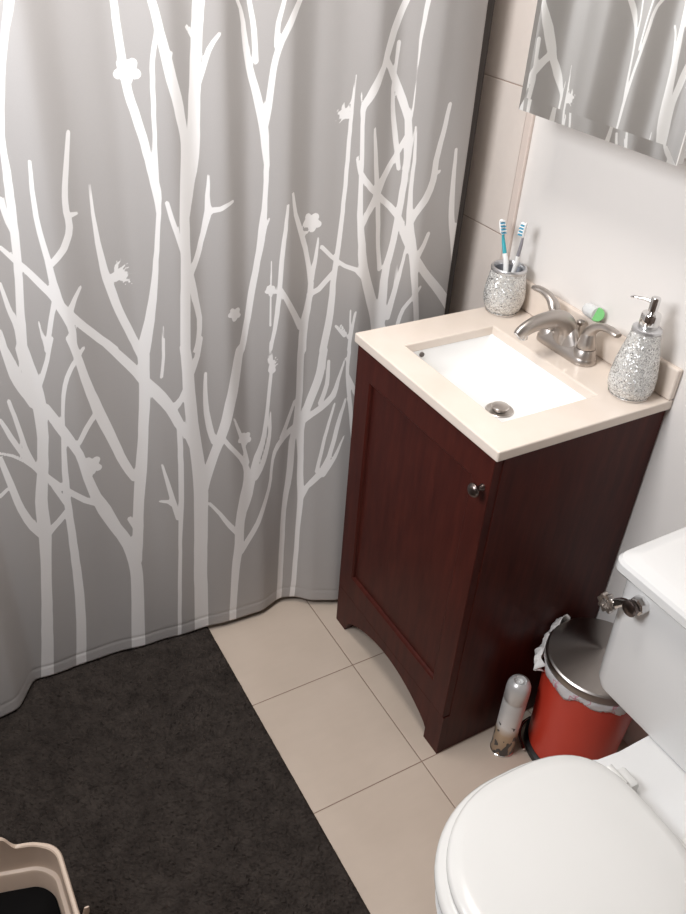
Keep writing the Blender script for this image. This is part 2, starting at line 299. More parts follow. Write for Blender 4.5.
PRINT = """
-926,1778,4.0 -954,1580,12.2 -995,1436,13.5 -998,1424,12.6 -1002,1411,11.6 -1006,1399,10.7 -1009,1386,10.1 -1012,1374,9.8 -1015,1362,9.7 -1018,1349,9.6 -1021,1334,9.5 -1023,1321,9.2 -1025,1308,8.8 -1028,1293,8.4 -1030,1278,8.1 -1032,1263,7.9 -1034,1251,8.0 -1035,1234,8.8 -1036,1220,10.1 -1036,1206,11.4 -1036,1192,12.5 -1037,1179,13.0 -1037,1166,13.3 -1038,1152,13.6 -1038,1138,13.8 -1039,1123,13.9 -1040,1108,13.9 -1040,1093,13.8 -1041,1077,13.6 -1042,1061,13.4 -1043,1044,13.3 -1045,1028,13.3 -1046,1011,13.4 -1048,994,13.5 -1050,978,13.7 -1052,961,14.0 -1054,944,14.5 -1055,927,15.2 -1057,911,15.9 -1059,894,16.6 -1061,877,17.3
-1067,1071,7.0 -1057,1058,8.3 -1047,1045,9.8 -1036,1032,11.1 -1027,1020,11.9 -1018,1007,12.7 -1009,994,13.3 -1000,982,13.8 -991,967,14.4 -983,953,14.8 -973,938,15.0 -961,921,15.1 -948,904,15.2 -934,887,15.5 -921,871,15.8 -907,856,16.1 -894,840,16.2
-1053,1150,8.8 -1052,1137,8.5 -1050,1123,8.2 -1048,1111,7.8 -1044,1097,6.9 -1040,1085,5.7
-1000,1209,5.2 -1001,1194,5.8 -1002,1178,6.4 -1003,1163,7.0 -1003,1148,7.5 -1003,1133,7.9 -1003,1118,8.2 -1002,1103,8.5 -1001,1090,8.9 -999,1073,9.3 -997,1057,9.8 -995,1042,10.3 -994,1027,10.9 -993,1014,11.8 -992,1000,12.8 -990,985,14.3 -989,970,16.0 -986,955,17.1 -979,936,15.9 -973,915,14.0 -971,899,13.4 -972,882,12.8 -972,864,12.0
-933,1247,7.2 -936,1233,7.9 -939,1219,8.6 -942,1205,9.3 -945,1191,9.9 -948,1177,10.3 -951,1162,10.7 -953,1148,11.0 -954,1135,11.2 -954,1121,11.6 -952,1108,12.2 -952,1095,12.8 -955,1082,13.2 -961,1070,13.3 -967,1059,13.2 -979,1046,11.8 -990,1035,10.4
-935,1115,4.9 -950,1114,11.0
-946,983,5.7 -959,964,8.6 -965,953,10.6 -971,941,12.5
-995,964,8.0 -999,949,8.3 -1003,935,8.5 -1007,920,8.7 -1011,904,8.6 -1016,888,8.4 -1020,871,8.3
-1026,929,2.9 -1024,913,4.3 -1023,898,5.4 -1021,884,5.8 -1020,871,6.0
-1078,1009,5.8 -1076,995,6.6 -1074,980,7.4 -1072,965,8.3 -1069,950,9.2 -1065,934,10.1 -1063,919,10.8 -1063,898,11.7 -1065,878,12.3
-1092,926,4.7 -1090,905,5.9 -1089,884,7.2
-907,1160,3.7 -907,1143,4.6 -907,1127,5.5 -907,1110,6.5 -906,1093,7.6 -905,1075,8.8 -904,1057,10.2 -902,1039,11.6 -900,1022,12.9 -898,1004,14.5 -895,988,16.1 -891,973,17.0 -887,956,17.0 -883,938,16.4 -878,920,16.0 -871,899,16.0 -863,877,16.2 -857,859,16.3 -850,841,16.3 -844,828,16.3
-847,1784,4.0 -843,1584,10.3 -837,1434,11.4 -836,1421,11.7 -836,1408,12.1 -835,1395,12.4 -834,1381,12.7 -833,1368,13.0 -832,1355,13.4 -831,1341,13.7 -830,1327,14.0 -828,1313,14.3 -826,1300,14.5 -823,1286,14.7 -819,1273,14.8 -816,1260,14.8 -813,1247,14.8 -809,1232,14.6 -806,1218,14.3 -804,1204,14.1 -801,1191,14.0 -799,1177,14.4 -796,1163,15.1 -794,1150,15.6 -792,1138,15.4 -791,1125,13.4 -791,1113,10.4 -791,1097,8.4 -793,1082,8.0 -795,1065,8.2 -797,1047,8.6 -799,1028,9.2 -802,1011,9.8 -804,991,10.9 -807,971,12.2 -810,953,13.7 -813,935,15.2 -818,912,17.0 -822,891,18.9 -827,872,20.8 -833,848,23.7 -839,828,27.1
-777,1396,6.3 -779,1384,6.6 -782,1372,6.9 -784,1360,7.3 -786,1348,7.5 -787,1336,7.7 -787,1323,7.8 -788,1310,7.8 -788,1296,7.7 -788,1281,7.6 -789,1265,7.3 -789,1250,7.0 -789,1235,6.8 -790,1217,6.8 -790,1201,6.9 -790,1184,6.9 -790,1167,6.7 -790,1149,6.3 -789,1131,5.9
-831,1782,4.0 -811,1583,11.5 -782,1436,12.7 -779,1425,13.1 -777,1415,13.4 -775,1405,13.7 -773,1393,14.2 -770,1380,15.0 -767,1366,16.0 -764,1352,17.1 -761,1337,18.0 -758,1322,18.5 -754,1307,18.8 -750,1292,18.9 -747,1277,18.7 -745,1262,18.1 -742,1247,17.0 -740,1233,16.0 -739,1219,15.6 -739,1205,16.3 -739,1193,17.7 -740,1174,19.0 -741,1161,19.3 -742,1147,19.7 -743,1130,20.0 -744,1113,20.3 -745,1095,20.6 -746,1079,20.8 -746,1064,20.9 -747,1043,21.1 -747,1025,21.1 -747,1008,21.2 -748,991,21.4 -749,972,21.5 -750,953,21.5 -752,934,21.5 -753,914,21.4 -754,896,21.3 -755,878,21.3 -756,859,21.3 -757,839,21.2 -758,820,21.2
-756,1362,4.9 -762,1346,8.1
-676,1784,4.0 -687,1585,17.6 -702,1435,19.6 -704,1422,19.5 -705,1408,19.5 -707,1394,19.5 -708,1380,19.6 -709,1366,19.8 -711,1351,20.1 -712,1337,20.5 -713,1322,20.9 -714,1307,21.6 -716,1292,22.4 -717,1276,23.2 -718,1261,23.6 -719,1245,23.6 -719,1228,23.3 -720,1212,22.7 -721,1197,22.1 -723,1181,20.8 -725,1167,19.2 -729,1152,17.9 -732,1138,17.4 -735,1123,17.3 -739,1107,17.2 -742,1092,16.9
-725,1398,6.1 -719,1389,6.6 -713,1380,7.0
-671,1388,5.6 -681,1376,7.2 -689,1363,8.6 -695,1347,9.0 -700,1331,8.9 -705,1317,8.6 -709,1304,8.2
-695,1159,4.2 -696,1141,6.1 -698,1122,8.1 -698,1107,9.9 -697,1093,13.6 -700,1081,12.9 -704,1066,11.5 -708,1050,10.6 -713,1035,10.8 -717,1020,11.7 -722,1007,12.6 -729,992,13.3 -736,980,13.5
-651,1107,6.2 -665,1102,8.0 -676,1096,9.2 -695,1093,11.8
-776,1117,7.3 -773,1103,7.8 -770,1089,8.4 -766,1074,8.9 -762,1060,9.1 -758,1044,9.3 -754,1029,9.7 -748,1009,11.3 -742,989,13.2 -739,974,14.3 -736,957,15.1 -733,940,15.2 -730,920,14.5 -726,899,13.3 -723,880,12.5 -724,858,12.2 -727,839,12.0 -731,825,10.9 -737,813,9.1
-798,876,3.3 -799,859,3.9 -800,842,4.6 -801,825,5.3
-625,1423,7.2 -622,1413,8.3 -619,1400,9.3 -618,1389,10.1 -616,1376,10.9 -614,1362,11.6 -611,1347,12.2 -608,1332,12.7 -604,1316,13.2 -599,1300,13.7 -595,1285,14.3 -591,1267,15.0 -587,1250,15.7 -584,1234,15.8 -582,1217,15.0 -581,1200,13.6 -580,1187,12.3 -578,1166,10.0 -579,1153,9.5 -579,1136,9.0 -580,1118,8.7 -581,1102,8.9 -582,1081,10.5 -584,1062,12.8 -586,1042,14.3 -588,1021,14.0 -591,1000,12.8 -595,979,12.0 -598,958,12.4 -602,937,13.2 -606,915,13.9 -609,896,14.1 -612,876,14.3 -615,857,14.6 -619,840,15.3 -623,821,16.7 -627,804,18.2 -632,788,19.3
-758,1758,4.0 -707,1565,6.5 -632,1435,7.2 -625,1423,6.9
-573,1064,3.3 -580,1049,6.6 -584,1034,9.2
-386,1755,4.0 -442,1563,10.1 -523,1436,11.2 -530,1425,11.9 -536,1414,12.1 -542,1402,11.6 -549,1389,10.8 -556,1375,10.4 -561,1361,10.4 -565,1347,10.4 -568,1332,10.4 -570,1317,10.6 -572,1300,11.0 -574,1283,11.5 -576,1267,12.0 -579,1249,12.1 -582,1234,12.1
-488,1780,4.0 -514,1581,6.1 -553,1437,6.8 -556,1425,7.2 -559,1414,7.6 -562,1402,7.9 -563,1390,8.1 -564,1378,8.1 -564,1366,8.1
-655,1781,4.0 -636,1582,7.2 -608,1434,8.0 -605,1419,8.4 -602,1404,8.8 -600,1389,9.1 -599,1373,9.3 -598,1357,9.3 -597,1341,9.3
-397,1314,2.6 -398,1299,3.8 -399,1285,4.9 -400,1270,5.9 -401,1258,6.6 -401,1245,7.0 -402,1229,7.3 -402,1214,7.6 -403,1196,7.8 -403,1177,8.0 -403,1158,8.2 -404,1142,8.3 -404,1126,8.3 -404,1109,8.3 -405,1092,8.3 -406,1075,8.5 -406,1057,8.7 -407,1039,9.1 -408,1021,9.5 -409,1003,9.9 -410,987,10.3 -412,963,10.9 -414,943,11.6 -416,920,12.3 -418,900,13.2 -418,878,14.2 -420,855,15.3 -422,833,16.2 -425,812,16.8 -429,791,17.1 -433,771,17.1 -437,750,17.1
-538,1089,5.8 -539,1074,6.8 -541,1058,7.7 -542,1041,8.4 -545,1021,8.8 -547,1000,9.1 -549,979,9.2 -550,959,9.3 -551,939,9.2 -552,921,9.2 -553,900,9.3 -555,879,9.3 -556,863,9.0 -558,845,8.5 -560,827,8.0 -564,803,7.1 -567,779,6.0
-552,921,8.4 -540,899,10.5 -526,874,13.0 -510,846,15.0 -495,818,16.7
-526,1109,6.3 -522,1088,8.8 -517,1066,10.7 -508,1045,12.5 -498,1022,14.0 -492,1006,13.8 -485,988,12.7 -480,969,11.9 -475,949,11.8 -471,928,12.3 -468,909,13.1 -469,887,14.2 -473,866,15.9 -476,850,18.4 -481,833,21.7 -484,815,23.9 -486,796,24.2 -487,777,23.8 -487,757,23.7
-482,1020,6.1 -498,1021,9.1
-455,1007,4.0 -457,987,6.2 -459,966,8.1 -461,951,8.9 -464,934,9.4 -466,917,10.0
-421,924,11.6 -436,908,12.2 -450,893,12.1 -472,883,12.2
-568,979,2.7 -568,958,2.9 -569,936,3.2 -569,914,3.4 -569,895,3.6 -569,876,3.8 -569,856,4.0 -569,836,4.3
-192,1768,4.0 -234,1572,11.6 -294,1435,12.8 -300,1423,14.8 -306,1411,17.3 -312,1398,19.2 -318,1386,20.0 -323,1372,20.0 -328,1359,19.5 -332,1348,18.8 -336,1336,16.1 -340,1326,14.4 -347,1314,16.1 -354,1300,17.9 -361,1288,17.6 -370,1273,14.5 -378,1261,12.2 -380,1251,9.9 -379,1236,8.0 -379,1223,7.8 -378,1207,7.9 -377,1189,8.1 -376,1172,8.3 -375,1152,8.2 -375,1133,8.2 -374,1113,8.5 -373,1092,9.4 -372,1072,10.5 -371,1051,11.8 -368,1029,13.2 -365,1006,14.9 -361,985,17.1 -359,966,19.3 -356,950,21.2 -352,932,22.9 -346,914,24.5 -339,894,26.2 -331,874,28.1 -323,853,29.6 -314,832,30.9 -307,813,32.6 -299,787,37.6 -294,764,42.7 -291,742,42.8 -290,721,42.8
-387,1290,2.6 -383,1270,3.9 -379,1250,5.3
-302,1364,10.4 -303,1345,9.6 -304,1326,9.1 -305,1313,9.1 -306,1299,9.3 -307,1285,9.6 -305,1269,10.4 -303,1253,11.3 -300,1236,11.7 -296,1219,11.7 -292,1202,11.7 -288,1184,11.4 -284,1167,10.7 -281,1149,9.6 -277,1131,8.5
-330,1335,12.8 -317,1319,15.5 -304,1302,17.0 -293,1283,16.4 -283,1264,16.0 -275,1246,14.7 -268,1228,13.7 -266,1214,14.3 -264,1199,15.2 -263,1184,15.6 -263,1170,15.0 -262,1155,13.9 -262,1139,13.1 -263,1122,13.0 -263,1104,13.2 -265,1084,13.4 -266,1063,13.5 -268,1041,13.6 -270,1019,13.7 -272,999,13.7 -274,979,13.7 -277,960,14.1 -280,943,15.1 -284,926,16.5 -286,908,17.9 -288,888,19.1 -288,867,20.3 -289,846,22.3 -291,827,25.3 -293,809,29.1 -295,792,33.3
-230,1785,4.0 -240,1585,8.3 -255,1436,9.2 -257,1420,8.4 -258,1403,7.6 -260,1385,6.7 -261,1370,5.8 -261,1354,4.8 -261,1336,4.0 -262,1319,3.4 -262,1301,3.2 -261,1282,3.3 -261,1265,3.7 -261,1250,4.2 -263,1233,6.2 -266,1221,8.6
-385,1164,4.7 -381,1150,7.2 -376,1135,9.5 -366,1120,11.5 -351,1103,13.3 -332,1088,13.3 -311,1071,13.1 -289,1054,13.4 -272,1036,14.2 -263,1020,14.5 -257,1002,14.4 -250,985,14.6 -240,967,16.1 -230,950,18.0 -214,927,19.5 -191,900,19.9 -172,880,20.2 -151,859,21.1 -132,839,22.4 -110,814,23.9 -92,792,24.6
-268,1192,10.2 -277,1174,10.1 -287,1154,10.6 -296,1140,12.8 -306,1125,17.1 -316,1112,20.7 -327,1093,22.1 -336,1077,21.4 -347,1062,18.3 -356,1049,14.3 -365,1026,10.1
-353,1218,5.5 -351,1203,7.4 -348,1187,9.4 -345,1170,11.2 -342,1150,12.7 -338,1129,14.0 -334,1107,14.9 -330,1086,15.3 -325,1064,15.5 -322,1041,15.4 -318,1018,14.9 -316,995,13.9 -313,973,13.0 -309,954,12.9 -305,936,13.1 -302,919,13.3
-251,1214,4.2 -250,1197,5.0 -249,1180,5.8 -248,1163,6.6 -247,1147,7.3 -248,1125,7.8 -248,1104,8.1 -248,1084,8.9 -247,1064,10.7 -246,1044,13.0 -244,1027,15.0 -242,1010,16.9 -239,993,18.1 -235,978,18.6 -231,960,19.1 -227,941,19.6 -223,921,19.7 -220,899,19.4 -216,878,18.8 -213,858,18.2 -209,838,17.3 -206,820,16.9 -202,795,17.2 -199,771,17.8
-177,1252,10.4 -180,1234,11.5 -182,1214,12.6 -185,1196,13.7 -189,1178,14.9 -192,1160,16.1 -195,1144,16.9 -195,1123,17.9 -196,1104,19.5 -202,1085,21.0 -212,1066,20.5 -225,1050,16.8 -235,1035,14.5 -241,1019,12.7
-180,1120,6.8 -195,1116,11.8
-142,1160,8.8 -140,1139,10.4 -139,1118,11.9 -137,1096,13.5 -135,1077,14.7 -133,1057,16.0 -130,1037,17.1 -127,1019,17.6 -122,999,18.4 -116,981,19.2 -110,963,19.4 -106,944,17.4 -102,924,13.9 -100,907,10.9 -98,887,8.0 -97,869,5.5
-191,986,11.7 -201,964,14.0 -215,944,16.9
-447,986,8.6 -435,974,8.6 -423,962,8.7 -408,950,8.7 -393,940,9.0 -369,931,10.4 -347,909,15.4
-198,865,8.3 -218,846,10.6 -229,834,9.4 -239,820,8.8 -245,802,8.7 -249,783,8.7
-244,968,5.5 -247,951,6.1 -249,933,6.7 -252,916,7.2 -254,898,7.3 -257,881,7.2 -260,862,7.4 -264,842,8.1 -268,821,9.1 -273,799,10.2
-262,925,3.1 -262,908,3.9 -262,891,4.6 -263,872,5.7 -266,855,6.7 -270,837,7.8 -275,818,9.0 -279,799,10.2
-396,805,4.5 -387,788,4.9 -378,772,5.4
-365,834,5.2 -369,809,5.8 -372,785,6.5 -375,764,7.3 -377,745,8.1
-376,839,3.8 -376,817,4.3 -375,794,4.7
-1062,883,21.7 -1060,867,23.3 -1058,847,24.7 -1055,828,25.7 -1052,805,26.5 -1050,781,26.6 -1049,763,25.7 -1049,745,24.3 -1050,725,22.7 -1051,704,21.7 -1052,685,21.4 -1055,665,21.2 -1058,644,21.2 -1060,623,21.4 -1063,605,21.7 -1068,579,22.8 -1072,557,24.2 -1076,533,25.1 -1078,508,25.8 -1079,483,26.7 -1080,454,27.1 -1082,431,26.5 -1085,407,25.3 -1088,381,23.9 -1092,349,23.2 -1095,328,23.2 -1098,305,23.4 -1101,279,23.8 -1104,253,24.4 -1108,226,24.9 -1111,199,25.5 -1115,173,26.0 -1118,143,26.5 -1122,113,27.0 -1126,84,27.4 -1130,54,27.9 -1134,24,28.3 -1138,-7,28.8
-1095,909,9.2 -1093,894,12.0 -1090,879,14.9 -1087,864,17.5 -1084,848,20.0 -1081,833,22.2 -1076,816,23.5 -1070,799,23.5 -1063,782,22.5 -1057,764,21.5
-1009,894,7.8 -1016,872,7.8 -1022,851,8.0 -1029,833,8.8 -1036,816,9.6 -1043,800,9.9 -1049,786,10.2
-977,890,15.6 -973,873,14.8 -969,852,14.6 -966,837,15.1 -963,819,16.0 -960,801,17.0 -956,782,18.1 -952,763,19.3 -947,744,20.9 -943,725,22.3 -938,706,23.0 -931,682,22.7 -924,659,21.5 -918,637,20.4 -912,616,20.0 -907,596,19.6 -901,578,19.3 -892,554,18.7 -882,532,18.1
-955,863,7.0 -966,851,8.3 -978,836,8.8 -985,824,8.6 -992,810,8.5 -998,793,8.3 -1003,773,7.7 -1007,749,6.8 -1010,727,6.4 -1012,707,6.8 -1014,688,7.7 -1016,667,8.7 -1018,644,9.8 -1020,619,10.9 -1022,594,12.0 -1023,568,12.7 -1025,542,13.3 -1026,517,13.9 -1026,494,14.5 -1027,471,15.2 -1027,446,15.9 -1027,424,16.4 -1028,399,17.0 -1028,373,17.6 -1029,347,18.2 -1029,322,18.8 -1030,296,19.5 -1031,270,20.1 -1032,243,20.8 -1034,217,21.3 -1036,191,21.8 -1038,164,22.3 -1041,135,22.8 -1044,109,23.2 -1047,81,23.6 -1051,53,24.0 -1054,23,24.4 -1058,-6,24.8
-946,717,11.4 -958,703,12.0 -970,688,12.0 -979,673,10.7 -988,657,9.5
-1039,751,17.8 -1032,735,18.4 -1025,719,19.1 -1019,703,19.7 -1012,687,19.8 -1004,668,19.2 -997,650,17.8 -990,631,16.7 -986,610,16.8 -983,589,17.6 -980,568,18.6 -974,539,20.2 -968,512,22.3 -961,492,26.2 -954,471,29.2 -945,444,27.4 -935,415,25.1 -923,388,26.0 -912,357,27.3 -907,332,27.6 -903,304,27.9 -901,276,28.2 -901,253,28.6 -902,230,28.9 -904,195,29.3 -905,174,29.7 -907,148,30.2 -909,119,30.8 -911,89,31.5 -913,57,32.1 -915,24,32.8 -917,-7,33.5
-1134,671,5.2 -1113,659,6.9 -1103,649,6.3 -1092,637,6.3 -1079,620,8.1 -1064,600,10.3 -1053,584,11.3 -1041,567,12.2 -1028,551,13.0 -1015,536,13.7 -1002,522,14.4 -990,510,15.3 -970,495,12.9
-1101,782,6.8 -1099,765,7.4 -1096,747,7.9 -1094,728,8.4 -1092,711,8.8 -1090,691,9.3 -1088,672,9.7 -1085,655,10.1 -1079,630,11.0 -1071,608,11.9
-1122,744,7.0 -1116,725,8.7 -1110,703,10.0 -1104,685,10.3 -1097,665,10.3 -1091,647,10.3 -1081,626,10.5 -1071,608,10.6
-1136,659,9.9 -1133,638,11.0 -1130,616,12.1 -1127,595,13.0 -1124,571,13.7 -1121,548,14.2 -1117,526,15.0 -1109,496,17.0 -1100,472,18.9 -1086,445,19.3
-1151,569,8.6 -1134,584,6.9
-1027,494,12.9 -1038,480,12.9 -1049,467,13.6 -1061,456,15.1 -1072,445,16.4
-1060,598,9.0 -1052,577,9.6 -1045,555,10.1 -1037,534,10.7 -1029,512,11.2
-839,834,25.2 -839,812,22.8 -840,787,21.1 -841,766,21.1 -842,744,21.6 -844,718,22.0 -846,697,22.0 -849,674,21.8 -852,650,21.7 -854,628,22.0 -857,606,23.0 -860,585,24.4 -863,564,25.8 -866,544,26.6 -870,519,26.6 -874,494,25.9 -878,468,25.2 -881,445,25.0 -884,421,25.0 -886,397,25.2 -889,375,25.5 -892,349,26.1 -896,326,26.9 -899,302,27.6
-903,429,10.9 -891,398,13.6
-856,855,13.6 -850,835,14.4 -843,816,15.1
-908,855,14.9 -895,838,16.6 -882,820,18.2 -868,801,19.2 -854,781,20.3 -845,766,22.1 -836,752,24.1 -824,736,25.6 -813,720,26.0 -803,704,24.5 -794,687,22.5 -786,667,21.5 -779,648,21.3 -768,630,21.7 -757,611,21.8 -750,587,21.8 -744,561,21.2
-827,870,14.4 -830,852,14.5 -834,834,14.7
-759,827,21.1 -757,808,22.4 -756,787,23.7 -755,770,24.8 -755,749,25.5 -755,727,26.1 -754,707,26.3 -753,686,26.5 -752,664,26.6 -751,641,26.8 -749,619,27.2 -747,595,27.8 -745,572,28.6 -743,549,29.5 -741,521,31.0 -739,493,32.9 -738,464,34.2 -738,442,34.6 -739,419,34.3 -740,394,33.7 -741,366,33.4 -742,341,33.4 -743,315,33.4 -745,286,33.5 -746,255,33.7 -748,221,34.0 -749,194,34.3 -749,165,34.7 -750,133,35.2 -751,101,35.8 -752,67,36.4 -753,34,37.1 -754,0,37.8
-723,835,11.3 -728,817,12.9 -733,799,14.0 -740,782,13.5 -747,765,12.1
-760,748,5.3 -765,728,8.6 -771,710,11.9 -780,697,14.9 -790,686,17.7
-799,850,5.9 -800,832,5.9 -801,812,6.0 -804,789,6.0 -808,764,6.1
-782,669,9.5 -781,651,10.2 -779,632,10.9 -779,604,11.5 -779,586,11.7 -780,565,11.9 -780,541,12.1 -781,515,12.3 -782,489,12.4 -783,465,12.4 -784,442,12.4 -786,415,12.0 -788,390,11.3 -790,366,10.5 -792,343,9.8 -794,318,9.3 -795,293,9.2 -797,268,9.3 -799,242,9.5 -801,214,9.7 -803,185,9.8 -804,158,9.7 -806,129,9.7 -808,98,9.6 -809,67,9.5 -811,34,9.4 -813,2,9.3
-820,550,4.9 -817,530,6.6 -813,508,8.3 -808,478,10.2 -803,447,11.9 -798,420,13.0 -793,395,13.9
-831,453,6.3 -813,447,9.9 -799,431,11.2
-637,790,24.1 -642,771,25.3 -646,751,26.0 -650,732,26.6 -654,712,26.7 -658,694,26.4 -664,673,25.4 -669,652,24.3 -674,632,23.5 -680,613,23.1 -688,590,22.6 -696,569,22.1 -704,549,22.0 -712,527,23.5 -720,505,25.6 -727,484,26.8 -734,456,27.0 -739,428,26.9
-715,754,6.9 -717,731,8.9 -718,707,10.8 -718,683,12.4 -717,660,13.6 -714,637,14.7 -711,617,15.2 -707,598,14.6 -703,582,13.4
-680,582,10.5 -669,564,10.4 -656,545,10.4 -642,523,11.1 -631,501,13.0 -626,482,16.9 -625,460,21.3 -627,440,24.5 -632,419,27.0 -636,397,28.1 -642,368,26.9 -647,338,24.3 -649,307,23.6 -650,274,23.6 -653,249,23.1 -657,222,22.0 -660,194,20.9 -662,167,20.0 -664,140,19.1 -666,108,18.6 -668,81,18.5 -670,50,18.6 -671,18,18.8 -673,-14,19.0
-719,415,7.3 -707,397,8.2 -695,378,9.3 -683,355,11.2 -671,334,13.1 -655,309,13.1
-656,631,4.6 -650,611,6.8 -643,590,8.7 -636,564,8.9 -630,538,9.0 -624,501,11.8
-563,772,3.0 -564,754,4.4 -565,736,5.8 -566,716,7.0 -568,692,7.5 -570,666,7.7 -572,639,8.2 -574,616,9.0 -577,592,10.0 -580,569,11.1 -584,550,12.5 -591,528,15.5 -598,511,17.9 -605,486,19.2 -612,461,20.4 -618,434,20.4 -623,410,20.6 -630,390,22.0 -638,371,22.5
-566,623,4.1 -566,601,5.6 -566,579,7.2 -568,556,8.9 -572,534,10.8 -578,511,12.6 -584,492,13.6 -593,471,12.9 -603,453,11.5
-568,799,3.7 -569,781,3.3 -571,763,3.0
-435,749,18.6 -438,731,18.7 -440,713,18.7 -443,696,18.8 -448,677,18.8 -454,659,18.5 -462,636,17.7 -470,611,17.7 -478,590,20.2 -485,566,21.8 -486,546,20.0 -485,523,17.9 -484,498,15.9 -483,475,14.7 -483,446,14.6 -483,420,15.2 -482,396,15.5 -481,374,14.6 -481,350,13.4 -482,322,12.4 -484,288,11.5 -486,253,10.8 -487,220,10.8 -488,186,11.1 -490,149,11.4 -491,118,11.7 -492,83,11.9 -494,47,12.3 -496,11,12.6
-488,769,22.5 -490,753,21.4 -491,732,20.2 -491,709,19.7 -491,682,19.7 -491,654,19.6 -493,627,19.3 -495,599,18.7 -497,575,18.5 -502,550,18.8 -507,525,18.6 -508,503,18.1 -509,477,18.1 -510,450,18.1 -512,426,18.1 -515,400,17.3 -519,376,15.9 -522,347,14.8 -524,324,14.5 -525,299,14.6 -526,271,14.8 -526,242,15.1 -527,210,15.3 -528,182,15.5 -528,152,15.6 -529,120,15.8 -529,88,16.1 -530,54,16.3 -531,21,16.6
-385,724,3.3 -393,698,5.8 -401,673,8.1 -406,653,10.9 -413,635,13.6 -427,619,15.0 -444,604,14.9 -462,590,14.0 -478,575,14.9 -495,567,17.0 -513,559,16.9 -531,546,17.2 -545,529,13.5 -554,511,10.1 -559,490,7.8 -562,464,7.4 -564,436,8.1 -569,410,9.5 -577,384,11.0 -584,364,12.1 -592,342,12.8 -600,322,13.7 -613,298,15.1 -626,278,16.4 -636,261,15.5 -645,244,13.7
-423,722,7.3 -424,703,8.3 -425,684,9.3 -427,665,10.2 -434,641,10.6 -442,619,10.5
-383,623,5.2 -388,605,7.1 -394,587,8.9 -400,565,10.0 -405,544,10.1 -410,519,9.8 -416,495,9.7 -421,474,10.2 -432,444,13.4 -444,422,16.2 -457,404,13.5 -468,387,10.0 -479,353,10.4
-386,528,3.6 -394,510,5.4 -401,491,7.0 -408,473,8.5 -421,448,10.7 -435,423,12.6
-409,615,4.9 -415,592,5.8 -422,566,6.7 -426,548,7.1 -431,528,7.4 -435,506,7.7 -439,483,7.9 -444,458,8.1 -448,433,8.2
-505,634,8.0 -512,614,9.2 -520,593,10.6 -528,571,11.7 -537,548,11.7
-374,802,6.3 -375,780,6.9 -376,758,7.6 -376,737,8.1 -378,719,8.2 -379,701,8.1 -379,681,8.1 -377,657,8.8 -374,630,9.8 -371,602,10.2 -369,580,9.6 -368,557,8.4 -366,533,6.9 -365,509,5.5
-379,686,6.3 -367,656,9.9 -354,623,10.8
-408,804,6.1 -388,780,9.2
-818,1331,19.5 -812,1329,16.3
-826,1325,19.3 -826,1319,16.1
-833,1331,18.4 -840,1328,15.4
-830,1340,20.0 -833,1344,16.6
-820,1340,18.2 -816,1345,15.2
-879,987,19.4 -869,991,15.5
-879,987,5.9 -877,1006,3.4 -872,1018,1.5
-879,987,6.1 -872,1009,3.4 -863,1022,1.5
-879,987,6.2 -872,998,3.5 -866,1004,1.6
-879,987,6.3 -864,1003,3.5 -851,1011,1.5
-879,987,6.3 -862,998,3.5 -849,1003,1.5
-879,987,6.2 -866,992,3.5 -856,993,1.5
-879,987,6.1 -854,991,3.4 -838,990,1.5
-879,987,6.0 -861,986,3.4 -850,982,1.5
-879,987,5.9 -862,982,3.3 -852,976,1.5
-879,987,5.8 -855,975,3.3 -842,964,1.5
-879,987,5.7 -867,978,3.2 -861,969,1.4
-643,872,11.1 -637,869,9.3
-649,871,16.0 -649,867,13.4
-655,878,13.2 -660,878,11.0
-653,883,11.9 -656,887,9.9
-645,879,17.7 -642,881,14.8
-463,1037,17.0 -457,1035,14.2
-471,1033,19.6 -470,1027,16.3
-479,1039,18.6 -486,1039,15.5
-477,1047,17.5 -481,1052,14.8
-467,1046,20.0 -464,1050,16.4
-565,914,10.8 -562,913,9.0
-569,911,9.9 -569,907,8.2
-573,914,11.0 -576,913,9.2
-571,919,10.0 -573,922,8.4
-566,919,10.4 -565,922,8.6
-410,1243,13.6 -414,1250,10.9
-410,1243,4.2 -425,1246,2.4 -435,1252,1.0
-410,1243,4.2 -427,1251,2.4 -437,1260,1.1
-410,1243,4.2 -418,1250,2.4 -422,1255,1.1
-410,1243,4.3 -420,1257,2.5 -424,1268,1.1
-410,1243,4.4 -416,1257,2.5 -416,1267,1.1
-410,1243,4.5 -411,1253,2.5 -410,1260,1.1
-410,1243,4.5 -407,1261,2.5 -402,1271,1.1
-410,1243,4.5 -405,1254,2.5 -399,1260,1.1
-412,1243,11.1 -418,1241,8.9
-412,1243,3.7 -419,1234,2.1 -425,1229,1.1
-412,1243,3.6 -425,1236,2.1 -435,1233,1.0
-412,1243,3.5 -420,1241,2.0 -426,1242,1.0
-412,1243,3.4 -427,1245,1.9 -436,1250,1.0
-97,984,9.6 -92,983,8.0
-102,982,13.3 -101,979,11.0
-108,986,11.3 -112,986,9.4
-107,991,10.3 -110,994,8.6
-100,990,14.5 -98,992,11.9
-962,591,18.5 -956,586,15.5
-969,587,17.8 -970,580,14.9
-975,596,22.1 -981,595,18.2
-972,605,16.7 -975,612,13.9
-963,602,21.6 -959,606,18.1
-622,563,14.0 -618,560,12.0
-629,561,16.6 -629,555,13.8
-636,568,16.4 -641,569,13.7
-633,574,13.5 -636,580,11.2
-625,571,19.0 -622,574,15.2
-621,566,11.9 -617,563,10.1
-626,564,13.7 -626,559,11.5
-632,570,13.8 -636,571,11.5
-630,575,11.4 -632,580,9.5
-623,573,15.6 -620,575,12.5
-564,730,16.1 -564,740,12.8
-564,730,5.0 -571,748,2.8 -573,760,1.2
-564,730,5.0 -569,753,2.8 -568,768,1.3
-564,730,5.1 -565,743,2.9 -563,751,1.3
-564,730,5.2 -561,751,2.9 -555,764,1.3
